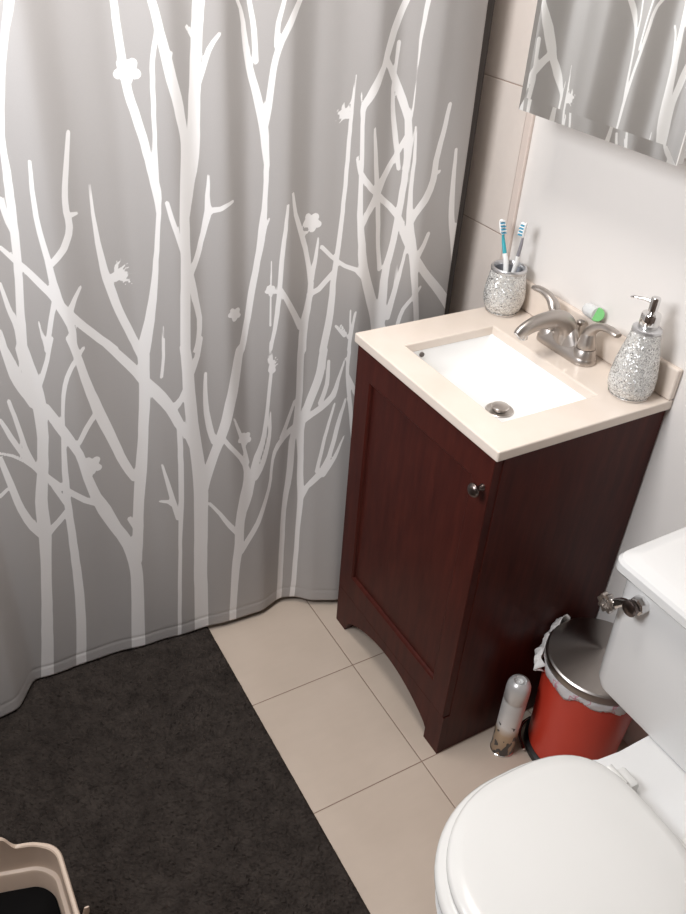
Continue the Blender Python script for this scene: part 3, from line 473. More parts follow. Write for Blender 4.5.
-564,730,5.4 -558,748,3.1 -551,758,1.4
-564,730,5.6 -558,741,3.2 -551,746,1.5
"""

strokes = [[tuple(float(q)/1000 for q in p_.split(',')) for p_ in ln.split()] for ln in PRINT.strip().splitlines()]
extra = [[(y-.90, z, w_) for y, z, w_ in s_] for s_ in strokes]
strokes += [s_ for s_ in extra if max(q[0] for q in s_) < -1.27]
cy0, cy1, cz0, cz1, st = -1.63, -.104, .02, 1.93, .004
ys = np.linspace(cy0, cy1, int((cy1-cy0)/st)+1); zs = np.linspace(cz0, cz1, int((cz1-cz0)/st)+1)
Yg, Zg = np.meshgrid(ys, zs)
SD = np.full(Yg.shape, .05)
dy = ys[1]-ys[0]; dz = zs[1]-zs[0]
for s_ in strokes:
    P = np.array(s_)
    for a, b in zip(P, P[1:]):
        pad = max(a[2], b[2])+.012
        i0 = max(int((min(a[0], b[0])-pad-cy0)/dy), 0); i1 = min(int((max(a[0], b[0])+pad-cy0)/dy)+2, len(ys))
        j0 = max(int((min(a[1], b[1])-pad-cz0)/dz), 0); j1 = min(int((max(a[1], b[1])+pad-cz0)/dz)+2, len(zs))
        if i0 >= i1 or j0 >= j1: continue
        yy = Yg[j0:j1, i0:i1]; zz = Zg[j0:j1, i0:i1]
        d = b[:2]-a[:2]; L2 = max(d@d, 1e-10); t_ = np.clip(((yy-a[0])*d[0]+(zz-a[1])*d[1])/L2, 0, 1)
        q = np.hypot(yy-a[0]-t_*d[0], zz-a[1]-t_*d[1])-(a[2]+t_*(b[2]-a[2]))/2
        SD[j0:j1, i0:i1] = np.minimum(SD[j0:j1, i0:i1], q)
Xg = CX(Yg, Zg)
Xg = Xg+.0012*np.sin(Yg*61+Zg*3)+.0015*np.sin(Zg*9+Yg*23)+.0012*np.exp(-((Zg-.055)/.003)**2)*-1
Xg = np.minimum(Xg, -.012)
V = np.stack([Xg, Yg, Zg], -1).reshape(-1, 3)
nz_, ny_ = Yg.shape; idx = np.arange(nz_*ny_).reshape(nz_, ny_)
F = np.stack([idx[:-1, :-1], idx[:-1, 1:], idx[1:, 1:], idx[1:, :-1]], -1).reshape(-1, 4)
me = bpy.data.meshes.new('shower_curtain'); me.from_pydata(V.tolist(), [], F.tolist())
at = me.attributes.new('print', 'FLOAT', 'POINT'); at.data.foreach_set('value', SD.reshape(-1).astype(np.float32))
for f in me.polygons: f.use_smooth = True
me.materials.append(M_curtain)
oc = bpy.data.objects.new('shower_curtain', me); COL.objects.link(oc)
md = oc.modifiers.new('thick', 'SOLIDIFY'); md.thickness = .0012; md.offset = -1 if F is None else 1
tag(oc, 'grey fabric shower curtain printed with white bare branches and blossoms', 'shower curtain')

# dark sheet coloured as the shade in the curtain's folded edge
bm = bmesh.new(); rows = []
for z in (.10, .6, 1.2, 1.93):
    rows.append([(-.158+.006*math.sin(y*40), y, z) for y in np.arange(-1.62, -.048, .01)])
R = [[bm.verts.new(q) for q in r] for r in rows]
for a, b in zip(R, R[1:]):
    for i in range(len(a)-1): bm.faces.new((a[i], a[i+1], b[i+1], b[i]))
ol = link('curtain_edge_shade', bm, M_edgeshade); ol.modifiers.new('thick', 'SOLIDIFY').thickness = .001
tag(ol, 'dark taupe sheet standing in for the shaded folded edge of the grey curtain beside the tiled wall', 'curtain edge shade')
bm = bmesh.new(); tube(bm, [(-.115, YF+.002, 1.96), (-.115, -.010, 1.96)], .0125, smooth=1); oR = link('curtain_rod', bm, M_chrome)
tag(oR, 'chrome rod that the grey shower curtain hangs from', 'curtain rod')

# ------------------------------------------------------------------ rug
rx0, rx1, ry0, ry1 = -.17, .98, -1.62, -.732
nx, ny = int((rx1-rx0)/.004), int((ry1-ry0)/.004)
gx, gy = np.meshgrid(np.linspace(rx0, rx1, nx), np.linspace(ry0, ry1, ny))
edge = np.minimum.reduce([gx-rx0, rx1-gx, gy-ry0, ry1-gy])
hgt = .0115*np.clip(edge/.008, 0, 1)**.5+.001
low = rng.random((ny//4+2, nx//4+2)); lx = np.kron(low, np.ones((4, 4)))[:ny, :nx]
gz = hgt+(rng.random(gx.shape)-.5)*.0055*np.clip(edge/.006, .15, 1)+(lx-.5)*.003*np.clip(edge/.01, 0, 1)
gxx = gx+(rng.random(gx.shape)-.5)*.003*(edge > .003); gyy = gy+(rng.random(gx.shape)-.5)*.003*(edge > .003)
V = np.stack([gxx, gyy, np.maximum(gz, .0008)], -1).reshape(-1, 3); idx = np.arange(nx*ny).reshape(ny, nx)
F = np.stack([idx[:-1, :-1], idx[:-1, 1:], idx[1:, 1:], idx[1:, :-1]], -1).reshape(-1, 4)
me = bpy.data.meshes.new('bath_rug'); me.from_pydata(V.tolist(), [], F.tolist()); me.materials.append(M_rug)
orug = bpy.data.objects.new('bath_rug', me); COL.objects.link(orug)
tag(orug, 'dark charcoal shag bath rug on the beige floor tiles', 'rug')

# ------------------------------------------------------------------ vanity cabinet
W, D, H, TH = .4804, .4238, .84, .0215
van = thing('vanity_cabinet', (W/2, -.21, 0), 'dark cherry wood vanity cabinet with one door and arched feet under the beige sink top', 'cabinet')
X0, X1, YB, YFr = .0075, .4729, -.003, -.400
bm = bmesh.new()
box(bm, X0, X0+.016, YFr, YB, 0, H-TH); box(bm, X1-.016, X1, YFr, YB, 0, H-TH)
box(bm, X0+.016, X1-.016, YFr, YB, .115, .130); box(bm, X0+.016, X1-.016, YB-.012, YB, .13, H-TH)
link('cabinet_body', bm, M_wood, van, bevel=.0015)
bm = bmesh.new()
# arched apron with feet, one board
out = []
xa, xb = .060, .4215
N = 28
top_ = .1245
lowp = [(X0, 0), (xa-.008, 0), (xa+.004, .030)]
for i in range(N+1):
    s_ = i/N; x = xa+.004+(xb-xa-.004)*s_
    lowp.append((x, .032+.062*math.sin(PI*min(max(s_, 0), 1))**.75))
lowp += [(xb, .030), (xb-.001, 0), (X1, 0)]
vf = []
for y in (-.4165, -.3995):
    lo = [bm.verts.new((x, y, z)) for x, z in lowp]; hi = [bm.verts.new((x, y, top_)) for x, z in lowp]
    vf.append((lo, hi))
(l0, h0), (l1, h1) = vf
n = len(l0)
for i in range(n-1):
    bm.faces.new((l0[i], l0[i+1], h0[i+1], h0[i])); bm.faces.new((l1[i+1], l1[i], h1[i], h1[i+1]))
    bm.faces.new((l0[i+1], l0[i], l1[i], l1[i+1])); bm.faces.new((h0[i], h0[i+1], h1[i+1], h1[i]))
bm.faces.new((l0[0], h0[0], h1[0], l1[0])); bm.faces.new((h0[-1], l0[-1], l1[-1], h1[-1]))
link('arched_apron', bm, M_wood, van, smooth=False)
# foot returns behind the front board
boxo('foot_block', (X0+.0165, xa-.008, -.399, -.36, 0, .1145), M_wood, van); boxo('foot_block', (xb, X1-.0165, -.399, -.36, 0, .1145), M_wood, van)
dx0, dx1, dz0, dz1, yf, yb = X0+.002, X1-.002, .128, H-TH-.004, -.4185, -.4005
px0, px1, pz0, pz1 = .064, .420, .196, .752
bm = bmesh.new()
def ringxz(x0, x1, z0, z1, y): return [bm.verts.new(c) for c in ((x0, y, z0), (x1, y, z0), (x1, y, z1), (x0, y, z1))]
r0 = ringxz(dx0, dx1, dz0, dz1, yb); r1 = ringxz(dx0, dx1, dz0, dz1, yf+.001); r1b = ringxz(dx0+.001, dx1-.001, dz0+.001, dz1-.001, yf)
r2 = ringxz(px0, px1, pz0, pz1, yf); r3 = ringxz(px0+.004, px1-.004, pz0+.004, pz1-.004, yf+.003); r4 = ringxz(px0+.006, px1-.006, pz0+.006, pz1-.006, yf+.008)
for a, b in ((r0, r1), (r1, r1b), (r1b, r2), (r2, r3), (r3, r4)):
    for i in range(4): bm.faces.new((a[i], a[(i+1) % 4], b[(i+1) % 4], b[i]))
bm.faces.new(r4); bm.faces.new(r0[::-1])
door = link('door', bm, M_wood, van, smooth=False)
bm = bmesh.new()
prof_k = [(.0001, 0), (.007, 0), (.0065, .003), (.0048, .006), (.0048, .011), (.0085, .0145), (.0125, .018), (.0135, .0215), (.0115, .0255), (.006, .028), (.0001, .0285)]
kx, kz = .4535, .7475
rings = [[(kx+r*math.cos(2*PI*i/28), yf-h_, kz+r*math.sin(2*PI*i/28)) for i in range(28)] for r, h_ in prof_k]
loft(bm, rings); link('door_knob', bm, M_bronze, door)

# ------------------------------------------------------------------ countertop with sink
top = thing('sink_countertop', (W/2, -D/2, H-TH), 'beige marble-look vanity countertop with white rectangular sink and low backsplash', 'sink')
ox0, ox1, oy0, oy1 = .090, .405, -.357, -.128
bm = bmesh.new()
O = [(0, -D), (W, -D), (W, -.0005), (0, -.0005)]; I = [(ox0, oy0), (ox1, oy0), (ox1, oy1), (ox0, oy1)]
vo_t = [bm.verts.new((*q, H)) for q in O]; vi_t = [bm.verts.new((*q, H)) for q in I]
vo_b = [bm.verts.new((*q, H-TH)) for q in O]; vi_b = [bm.verts.new((*q, H-TH)) for q in I]
for i in range(4):
    j = (i+1) % 4
    bm.faces.new((vo_t[i], vo_t[j], vi_t[j], vi_t[i])); bm.faces.new((vo_b[j], vo_b[i], vi_b[i], vi_b[j]))
    bm.faces.new((vo_b[i], vo_b[j], vo_t[j], vo_t[i])); bm.faces.new((vi_b[j], vi_b[i], vi_t[i], vi_t[j]))
link('counter_slab', bm, M_slab, top, bevel=.0035, seg=3)
boxo('backsplash', (0, W, -.0152, -.0005, H+.0002, H+.0655), M_slab, top, bevel=.004, seg=3)
# basin: inner shell
bm = bmesh.new(); zt = H-TH; e = .004
secs = [(0-e, zt, .012), (0-e+.0005, zt-.02, .02), (.004, zt-.055, .03), (.016, zt-.066, .04), (.036, zt-.0715, .05)]
rings = [rrect(ox0+a, ox1-a, oy0+a, oy1-a, z, r) for a, z, r in secs]
outer = [rrect(ox0-.02, ox1+.02, oy0-.02, oy1+.02, zt-.0002, .03)]
R = loft(bm, outer+rings, cap0=False, cap1=False)
dcx, dcy, dz_ = .259, -.226, zt-.0755
last = R[-1]; c0 = [bm.verts.new((dcx+.028*math.cos(t_), dcy+.028*math.sin(t_), dz_)) for t_ in [math.atan2(v.co.y-dcy, v.co.x-dcx) for v in last]]
nn = len(last)
for i in range(nn): bm.faces.new((last[i], last[(i+1) % nn], c0[(i+1) % nn], c0[i]))
bm.faces.new(c0)
basin = link('basin', bm, M_basin, top); basin.modifiers.new('t', 'SOLIDIFY').thickness = -.004
bm = bmesh.new(); lathe(bm, dcx, dcy, [(.010, dz_+.0042), (.0285, dz_+.0042), (.0295, dz_+.0052), (.0275, dz_+.0068), (.021, dz_+.0058), (.010, dz_+.0045)], 40, True, False)
drain = link('drain_flange', bm, M_nickel, top)
bm = bmesh.new(); lathe(bm, dcx, dcy, [(.014, dz_+.006), (.0145, dz_+.011), (.0175, dz_+.0115), (.0185, dz_+.0135), (.017, dz_+.016), (.009, dz_+.0175), (.0001, dz_+.018)], 40)
link('drain_stopper', bm, M_nickel, drain)
bm = bmesh.new(); disc_y(bm, (ox0-.0005, -.312, H-.0305), .0055, .006, axis='x'); link('overflow_hole', bm, M_hole, top)

# ------------------------------------------------------------------ faucet
fx, fy = .240, -.058
fau = thing('faucet', (fx, fy, H+.0004), 'brushed nickel two handle faucet with arched spout on the sink top', 'faucet')
bm = bmesh.new(); z0 = H+.0006
def oblong(hw, hy, z, n=12):
    P = []
    for s_ in (1, -1):
        for i in range(n+1):
            a = -PI/2+PI*i/n+(0 if s_ > 0 else PI); P.append((fx+s_*(hw-hy)+hy*math.cos(a), fy+hy*math.sin(a), z))
    return P
loft(bm, [oblong(.077, .0265, z0), oblong(.0775, .027, z0+.003), oblong(.0765, .026, z0+.010), oblong(.071, .021, z0+.020), oblong(.050, .014, z0+.028)])
# web rising to the spout
loft(bm, [[(fx+a*.047*math.cos(q), fy-.004+.019*b*math.sin(q), z0+z) for q in [2*PI*i/24 for i in range(24)]] for a, b, z in ((1.05, 1, .012), (.85, .95, .026), (.62, .85, .040), (.46, .75, .052), (.28, .5, .060))])
link('faucet_base', bm, M_nickel, fau)
bm = bmesh.new()
sweep(bm, [(fx, fy-.002, z0+.020, .022, .019), (fx, fy-.005, z0+.045, .0200, .018), (fx, fy-.018, z0+.066, .0185, .0165), (fx, fy-.042, z0+.079, .0180, .0150), (fx, fy-.078, z0+.081, .0175, .0130),
           (fx, fy-.108, z0+.077, .0165, .0120), (fx, fy-.132, z0+.067, .0150, .0110), (fx, fy-.141, z0+.059, .0120, .0090)], up=(1, 0, 0), n=24)
for v in bm.verts: pass
link('spout', bm, M_nickel, fau)
bm = bmesh.new(); lathe(bm, fx, fy-.127, [(.0085, z0+.051), (.0098, z0+.052), (.0098, z0+.064)], 24); link('aerator', bm, M_chrome, fau)
for sg in (-1, 1):
    px = fx+sg*.0505; bm = bmesh.new()
    lathe(bm, px, fy, [(.0245, z0+.008), (.0240, z0+.014), (.0205, z0+.030), (.0200, z0+.0305)], 36)
    col_ = link('handle_collar', bm, M_nickel, fau)
    bm = bmesh.new(); lathe(bm, px, fy, [(.0185, z0+.0312), (.0195, z0+.033), (.0175, z0+.044), (.0145, z0+.057), (.0125, z0+.066), (.009, z0+.072), (.0001, z0+.0735)], 36)
    sweep(bm, [(px-sg*.003, fy, z0+.052, .013, .012), (px+sg*.007, fy, z0+.074, .0130, .0105), (px+sg*.024, fy, z0+.0865, .0105, .0080), (px+sg*.044, fy, z0+.0910, .0100, .0068),
               (px+sg*.061, fy-.002, z0+.0915, .0112, .0060), (px+sg*.0725, fy-.003, z0+.0905, .0085, .0045)], up=(0, 0, 1), n=18)
    link('lever_handle', bm, M_nickel, fau)
bm = bmesh.new(); lathe(bm, fx+.001, fy+.024, [(.0022, z0+.006), (.0022, z0+.052), (.006, z0+.054), (.0085, z0+.061), (.0070, z0+.0635), (.0001, z0+.065)], 24); link('lift_rod', bm, M_nickel, fau)

# ------------------------------------------------------------------ toothbrush cup and brushes
cx, cy = .034, -.0625
CZ = H+.0005
hold = thing('toothbrush_holder', (cx, cy, CZ), 'silver crackle mosaic tumbler holding two toothbrushes at the corner of the sink top', 'toothbrush holder')
bm = bmesh.new(); lathe(bm, cx, cy, [(.0338, CZ+.0045), (.0400, CZ+.012), (.0445, CZ+.026), (.0458, CZ+.040), (.0440, CZ+.060), (.0412, CZ+.078), (.0388, CZ+.092), (.0382, CZ+.0965)], 56, True, False); link('mosaic_body', bm, M_mosaic, hold)
bm = bmesh.new(); lathe(bm, cx, cy, [(.033, CZ), (.0355, CZ+.0008), (.036, CZ+.0035), (.034, CZ+.0044)], 56); link('foot_ring', bm, M_chrome, hold)
bm = bmesh.new(); lathe(bm, cx, cy, [(.0380, CZ+.0966), (.0392, CZ+.099), (.0392, CZ+.103), (.0375, CZ+.1055), (.0345, CZ+.105), (.0325, CZ+.101), (.0318, CZ+.0967)], 56, False, False)
link('rim', bm, mat('silver_rim', (.62, .62, .63), .3, .8), hold)
bm = bmesh.new(); lathe(bm, cx, cy, [(.0318, CZ+.0967), (.0345, CZ+.070), (.0370, CZ+.040), (.0350, CZ+.014), (.028, CZ+.0085)], 48, False, True); link('inner_wall', bm, M_cupin, hold)

def brush(name, pts, m_grip, m_br, head_dir, label):
    """pts from bottom to top of the head; bristles stand out along head_dir"""
    P = [Vector(q) for q in pts]
    o = thing(name, P[0], label, 'toothbrush', 'toothbrushes in the mosaic cup')
    hd = Vector(head_dir).normalized()
    bm = bmesh.new(); sweep(bm, [(*P[0], .0055, .0045), (*P[1], .006, .005), (*P[2], .0055, .0045)], up=hd, n=12); link('handle', bm, M_white, o)
    bm = bmesh.new(); sweep(bm, [(*P[2], .0048, .0042), (*P[3], .0040, .0036), (*P[4], .0028, .0026)], up=hd, n=12); link('neck', bm, m_grip, o)
    a, b = P[4], P[5]
    bm = bmesh.new(); sweep(bm, [(*a, .003, .0022), (*(a.lerp(b, .15)), .0055, .0024), (*(a.lerp(b, .5)), .0065, .0026), (*(a.lerp(b, .85)), .0058, .0024), (*b, .0025, .0015)], up=hd, n=14); hb = link('brush_head', bm, M_white, o)
    bmA = bmesh.new(); bmB = bmesh.new(); ax = (b-a).normalized(); sd = ax.cross(hd).normalized()
    for i in range(8):
        for j in (-1, 0, 1):
            c = a.lerp(b, .14+.73*i/7)+sd*j*.0034+hd*.002; q = bmA if i % 2 == 0 else bmB
            tip = c+hd*(.0095+.0012*math.sin(i*1.7))+ax*(.0007*(1 if i % 2 else -1))
            sweep(q, [(*c, .0013, .0013), (*tip, .0014, .0014)], up=ax, n=8, smooth=1)
    link('bristles', bmA, m_br, hb); link('bristles', bmB, M_white, hb)
    return o
zb = CZ+.0985
brush('toothbrush', [(.046, -.070, CZ+.016), (.022, -.0615, zb), (.010, -.061, zb+.026), (-.0005, -.060, zb+.046), (-.007, -.060, zb+.062), (-.020, -.060, zb+.092)], M_teal, M_bluebr, (.85, -.35, .25),
      'teal and white toothbrush with blue bristles, left one in the silver mosaic cup')
brush('toothbrush', [(.038, -.068, CZ+.016), (.048, -.060, zb+.006), (.050, -.059, zb+.035), (.051, -.057, zb+.058), (.051, -.056, zb+.075), (.052, -.054, zb+.107)], M_greyrub, M_bluebr, (-.80, -.45, .1),
      'grey and white toothbrush with pale bristles, right one in the silver mosaic cup')

# ------------------------------------------------------------------ soap dispenser
sx, sy = .4245, -.0655
dis = thing('soap_dispenser', (sx, sy, CZ), 'silver crackle mosaic pump soap dispenser on the right side of the sink top', 'soap dispenser')
bm = bmesh.new(); lathe(bm, sx, sy, [(0.0370, CZ+.0045), (0.0418, CZ+.012), (0.0436, CZ+.024), (0.0431, CZ+.042), (0.0400, CZ+.066), (0.0352, CZ+.090), (0.0304, CZ+.110), (0.0277, CZ+.124), (0.0268, CZ+.131)], 60); link('mosaic_bottle', bm, M_mosaic, dis)
bm = bmesh.new(); lathe(bm, sx, sy, [(0.0361, CZ), (0.0383, CZ+.0008), (0.0387, CZ+.0035), (0.0370, CZ+.0044)], 56); link('foot_ring', bm, M_chrome, dis)
bm = bmesh.new(); lathe(bm, sx, sy, [(0.0264, CZ+.1312), (0.0275, CZ+.133), (0.0268, CZ+.137), (0.0229, CZ+.139), (0.0194, CZ+.1395)], 48); link('shoulder_ring', bm, bpy.data.materials['silver_rim'], dis)
bm = bmesh.new(); lathe(bm, sx, sy, [(0.0172, CZ+.1397), (0.0180, CZ+.141), (0.0180, CZ+.163), (0.0167, CZ+.1655), (0.0070, CZ+.166)], 40); link('collar', bm, M_chrome, dis)
bm = bmesh.new(); lathe(bm, sx, sy, [(0.0057, CZ+.1662), (0.0057, CZ+.170), (0.0086, CZ+.171), (0.0086, CZ+.194), (0.0075, CZ+.196), (0.0001, CZ+.1963)], 32)
pump = link('pump_head', bm, M_chrome, dis)
bm = bmesh.new(); sweep(bm, [(sx-.006, sy-.002, CZ+.1865, .0042, .0038), (sx-.020, sy-.008, CZ+.1870, .0034, .003), (sx-.036, sy-.015, CZ+.1850, .0028, .0026), (sx-.041, sy-.017, CZ+.1830, .0022, .0022)], n=14)
link('nozzle', bm, M_chrome, pump)

# small container with a green end lying on the backsplash ledge
gxx_, gyy_, gz_ = .264, -.0190, H+.0655+.0135
gt = thing('floss_container', (gxx_, gyy_, gz_), 'small clear plastic container with a round green end lying on the backsplash ledge', 'container')
gd = Vector((.66, -.66, .30)).normalized(); c0_ = Vector((.262, -.0165, gz_+.005))
bm = bmesh.new()
A = c0_-Vector((.024, .0, .0)); B = c0_+gd*.006
sweep(bm, [(*(A-gd*.006), .004, .004), (*(A-gd*.004), .0105, .0105), (*A, .0135, .0135), (*B, .0146, .0146)], n=28, smooth=4); link('clear_body', bm, M_clear, gt)
bm = bmesh.new(); sweep(bm, [(*(B+gd*.0002), .0142, .0142), (*(B+gd*.003), .0142, .0142), (*(B+gd*.0042), .0130, .0130)], n=28, smooth=1); link('green_cap', bm, M_green, gt)

# ------------------------------------------------------------------ mirror cabinet
mx0, mx1, mz0, mz1, my = .0495, .4335, 1.2735, 1.86, -.130
mc = thing('mirror_cabinet', ((mx0+mx1)/2, 0, mz0), 'medicine cabinet with a mirror door on the wall above the sink', 'mirror cabinet')
boxo('cabinet_box', (mx0+.004, mx1-.010, -.1065, -.0004, mz0+.006, mz1-.006), M_cabwhite, mc, bevel=.001)
boxo('door_back', (mx0+.001, mx1-.0015, -.1245, -.1095, mz0+.001, mz1-.001), M_cabwhite, mc, bevel=.0008)
bm = bmesh.new()
def rxz(x0, x1, z0, z1, y): return [bm.verts.new(c) for c in ((x0, y, z0), (x1, y, z0), (x1, y, z1), (x0, y, z1))]
bw = .024
a0 = rxz(mx0, mx1, mz0, mz1, -.1248); a1 = rxz(mx0, mx1, mz0, mz1, my+.0022); a2 = rxz(mx0+bw*.6, mx1-bw, mz0+bw, mz1-bw, my)
for a, b in ((a0, a1), (a1, a2)):
    for i in range(4): bm.faces.new((a[i], a[(i+1) % 4], b[(i+1) % 4], b[i]))
bm.faces.new(a2); bm.faces.new(a0[::-1])
link('mirror', bm, M_mirror, mc, smooth=False)
for z in (1.36, 1.78): boxo('hinge', (mx1-.022, mx1-.008, -.1093, -.1067, z, z+.04), M_dark, mc)

# ------------------------------------------------------------------ toilet
tcx = .940
toi = thing('toilet', (tcx, -.30, 0), 'white two piece porcelain toilet with closed round lid beside the vanity', 'toilet')
def dsec(hw, yf_, yb_, z, ym=None, p=3.2, n=64, cxx=None):
    """D shaped outline: elliptical front (towards -y), squarer back"""
    P = []; ym = ym if ym is not None else yb_-(yb_-yf_)*.46; c_ = cxx if cxx is not None else tcx
    for i in range(n):
        a = 2*PI*i/n; c, s = math.cos(a), math.sin(a)
        if s < 0: x, y = hw*c, ym+(ym-yf_)*s
        else:
            e_ = 2/p; x, y = hw*math.copysign(abs(c)**e_, c), ym+(yb_-ym)*abs(s)**e_
        P.append((c_+x, y, z))
    return P
bm = bmesh.new()
loft(bm, [dsec(.105, -.56, -.09, 0), dsec(.108, -.565, -.085, .015), dsec(.098, -.545, -.095, .05), dsec(.095, -.53, -.10, .13), dsec(.108, -.58, -.085, .22, -.33),
          dsec(.145, -.69, -.05, .30, -.42), dsec(.160, -.755, -.032, .355, -.52), dsec(.164, -.775, -.03, .372, -.55), dsec(.161, -.772, -.032, .3775, -.55), dsec(.15, -.75, -.05, .379, -.55)])
bm.verts.ensure_lookup_table()
# narrower deck behind the seat
for v in bm.verts:
    if v.co.z > .2 and v.co.y > -.44:
        k = min(1, (v.co.y+.44)/.10); k = k*k*(3-2*k); lim = .128-.004*k
        h_ = abs(v.co.x-tcx)
        if h_ > 1e-6: v.co.x = tcx+(v.co.x-tcx)*(1-k*(1-min(1, lim/h_)))
link('bowl', bm, M_porc, toi, angle=50)
bm = bmesh.new()
loft(bm, [rrect(tcx-.252, tcx+.252, -.235, -.045, .3795, .03), rrect(tcx-.267, tcx+.267, -.249, -.034, .384, .035), rrect(tcx-.272, tcx+.272, -.2515, -.032, .401, .032),
          rrect(tcx-.278, tcx+.278, -.254, -.030, .650, .028), rrect(tcx-.278, tcx+.278, -.254, -.030, .6635, .028)])
tank = link('tank', bm, M_porc, toi)
bm = bmesh.new()
TL = .290
loft(bm, [rrect(tcx-.262, tcx+.262, -.256, -.022, 0.6640, .022), rrect(tcx-TL+.005, tcx+TL-.005, -.274, -.016, 0.6665, .024), rrect(tcx-TL, tcx+TL, -.279, -.013, 0.6730, .026), rrect(tcx-TL, tcx+TL, -.279, -.013, 0.6880, .026),
          rrect(tcx-TL+.004, tcx+TL-.004, -.275, -.016, 0.6945, .026), rrect(tcx-TL+.024, tcx+TL-.024, -.256, -.028, 0.7025, .022), rrect(tcx-TL+.030, tcx+TL-.030, -.250, -.032, 0.7035, .02)])
link('tank_lid', bm, M_porc, toi, angle=14)
bm = bmesh.new()
loft(bm, [dsec(.155, -0.746, -.405, .3805, -.575), dsec(.169, -0.767, -.392, .383, -.575), dsec(.1745, -0.774, -.388, .399, -.575), dsec(.1745, -0.774, -.388, .404, -.575), dsec(.170, -0.768, -.390, .4105, -.575), dsec(.155, -0.751, -.40, .413, -.575)])
link('seat', bm, M_seat, toi, angle=60)
bm = bmesh.new()
loft(bm, [dsec(.146, -0.739, -.402, .4135, -.575), dsec(.158, -0.752, -.389, .4145, -.575), dsec(.1625, -0.757, -.385, .419, -.575), dsec(.1625, -0.757, -.385, .424, -.575), dsec(.158, -0.752, -.389, .4285, -.575), dsec(.141, -0.729, -.404, .431, -.575), dsec(.10, -.70, -.44, .433, -.585), dsec(.03, -.61, -.54, .434, -.585)])
link('seat_lid', bm, M_seat, toi, angle=60)
for sg in (-1, 1):
    hx = tcx+sg*.070; bm = bmesh.new()
    loft(bm, [rrect(hx-.020, hx+.020, -.388, -.352, .3795, .006), rrect(hx-.020, hx+.020, -.386, -.352, .398, .006), rrect(hx-.018, hx+.018, -.382, -.356, .408, .006), rrect(hx-.013, hx+.013, -.378, -.361, .411, .005)])
    h_ = link('seat_hinge', bm, M_seat, toi)
    bm = bmesh.new(); rr = [[(hx+s_, -.386+.0095*math.cos(2*PI*i/20), .411+.0095*math.sin(2*PI*i/20)) for i in range(20)] for s_ in (-.026, -.024, .010, .012)]
    loft(bm, rr); link('hinge_barrel', bm, M_seat, h_)
# flush lever
ly = -.256; lx, lz = .718, .626
bm = bmesh.new(); n6 = 8
rings = [[(lx+r*math.cos(2*PI*i/n6), y, lz+r*math.sin(2*PI*i/n6)) for i in range(n6)] for r, y in ((.017, -.2535), (.0175, -.262), (.0160, -.270), (.0120, -.272))]
loft(bm, rings); lev = link('flush_lever', bm, M_chrome, toi, smooth=False)
bm = bmesh.new(); rings = [[(lx-.003+r*math.cos(2*PI*i/28), y, lz-.002+r*math.sin(2*PI*i/28)) for i in range(28)] for r, y in ((.010, -.272), (.0145, -.274), (.0150, -.282), (.012, -.284), (.0005, -.2845))]
loft(bm, rings); link('lever_cap', bm, M_bronze, lev)
bm = bmesh.new(); sweep(bm, [(lx-.008, -.276, lz+.002, .0050, .0070), (lx-.022, -.277, lz-.005, .0050, .0085), (lx-.036, -.277, lz-.022, .0045, .0100)], n=6, smooth=3)
link('lever_arm', bm, M_chrome, lev)
bm = bmesh.new(); wx, wz = lx-.049, lz-.031
n_ = 80; rr = []
for (r_, y_) in ((.010, -.272), (.0165, -.271), (.0175, -.277), (.0165, -.283), (.010, -.282)):
    rr.append([(wx+(r_+(.0022*math.cos(8*2*PI*i/n_) if r_ > .012 else 0))*math.cos(2*PI*i/n_), y_, wz+(r_+(.0022*math.cos(8*2*PI*i/n_) if r_ > .012 else 0))*math.sin(2*PI*i/n_)) for i in range(n_)])
R = loft(bm, rr, False, False)
for i in range(n_): bm.faces.new((R[-1][i], R[-1][(i+1) % n_], R[0][(i+1) % n_], R[0][i]))
for k in range(3):
    a = k*PI/3; sweep(bm, [(wx-.011*math.cos(a), -.277, wz-.011*math.sin(a), .0018, .0018), (wx+.011*math.cos(a), -.277, wz+.011*math.sin(a), .0018, .0018)], up=(0, 1, 0), n=8, smooth=1)
link('lever_wheel', bm, M_nickel, lev)

# ------------------------------------------------------------------ trash can
kx_, ky_ = .597, -.129
bin_ = thing('trash_can', (kx_, ky_, 0), 'red round step trash can with brushed steel lid between vanity and toilet', 'trash can')
bm = bmesh.new(); lathe(bm, kx_, ky_, [(.095, .022), (.097, .024), (.1055, .262), (.1055, .266), (.103, .266)], 64); link('can_body', bm, M_red, bin_)
bm = bmesh.new(); lathe(bm, kx_, ky_, [(.100, .0006), (.104, .003), (.104, .016), (.098, .021), (.09, .0215)], 64); link('base_ring', bm, M_blackpl, bin_)
bm = bmesh.new(); lathe(bm, kx_, ky_, [(.111, .288), (.1125, .289), (.1125, .303), (.1115, .3065), (.108, .3095), (.055, .320), (.003, .329), (.0005, .3292)], 96); link('can_lid', bm, M_steel, bin_, angle=25)
# pedal: bent steel strap low on the front
bm = bmesh.new(); sweep(bm, [(kx_-.098, ky_-.035, .010, .004, .004), (kx_-.092, ky_-.065, .012, .004, .004), (kx_-.070, ky_-.092, .013, .004, .004), (kx_-.035, ky_-.108, .013, .004, .004)], n=10)
link('pedal_strap', bm, M_chrome, bin_)
bm = bmesh.new(); nn = 160; rings = []
for j, (r_, z_) in enumerate(((.1065, .286), (.1085, .284), (.1100, .280), (.1095, .273), (.1090, .267), (.1083, .262))):
    ring = []
    for i in range(nn):
        a = 2*PI*i/nn; wob = .0016*math.sin(a*23+j)+.0012*math.sin(a*41+j*2)
        dzz = (.006*math.sin(a*5)+.005*math.sin(a*11+1))*(j/5)
        ring.append((kx_+(r_+abs(wob))*math.cos(a), ky_+(r_+abs(wob))*math.sin(a), z_+dzz))
    rings.append(ring)
loft(bm, rings, False, False)
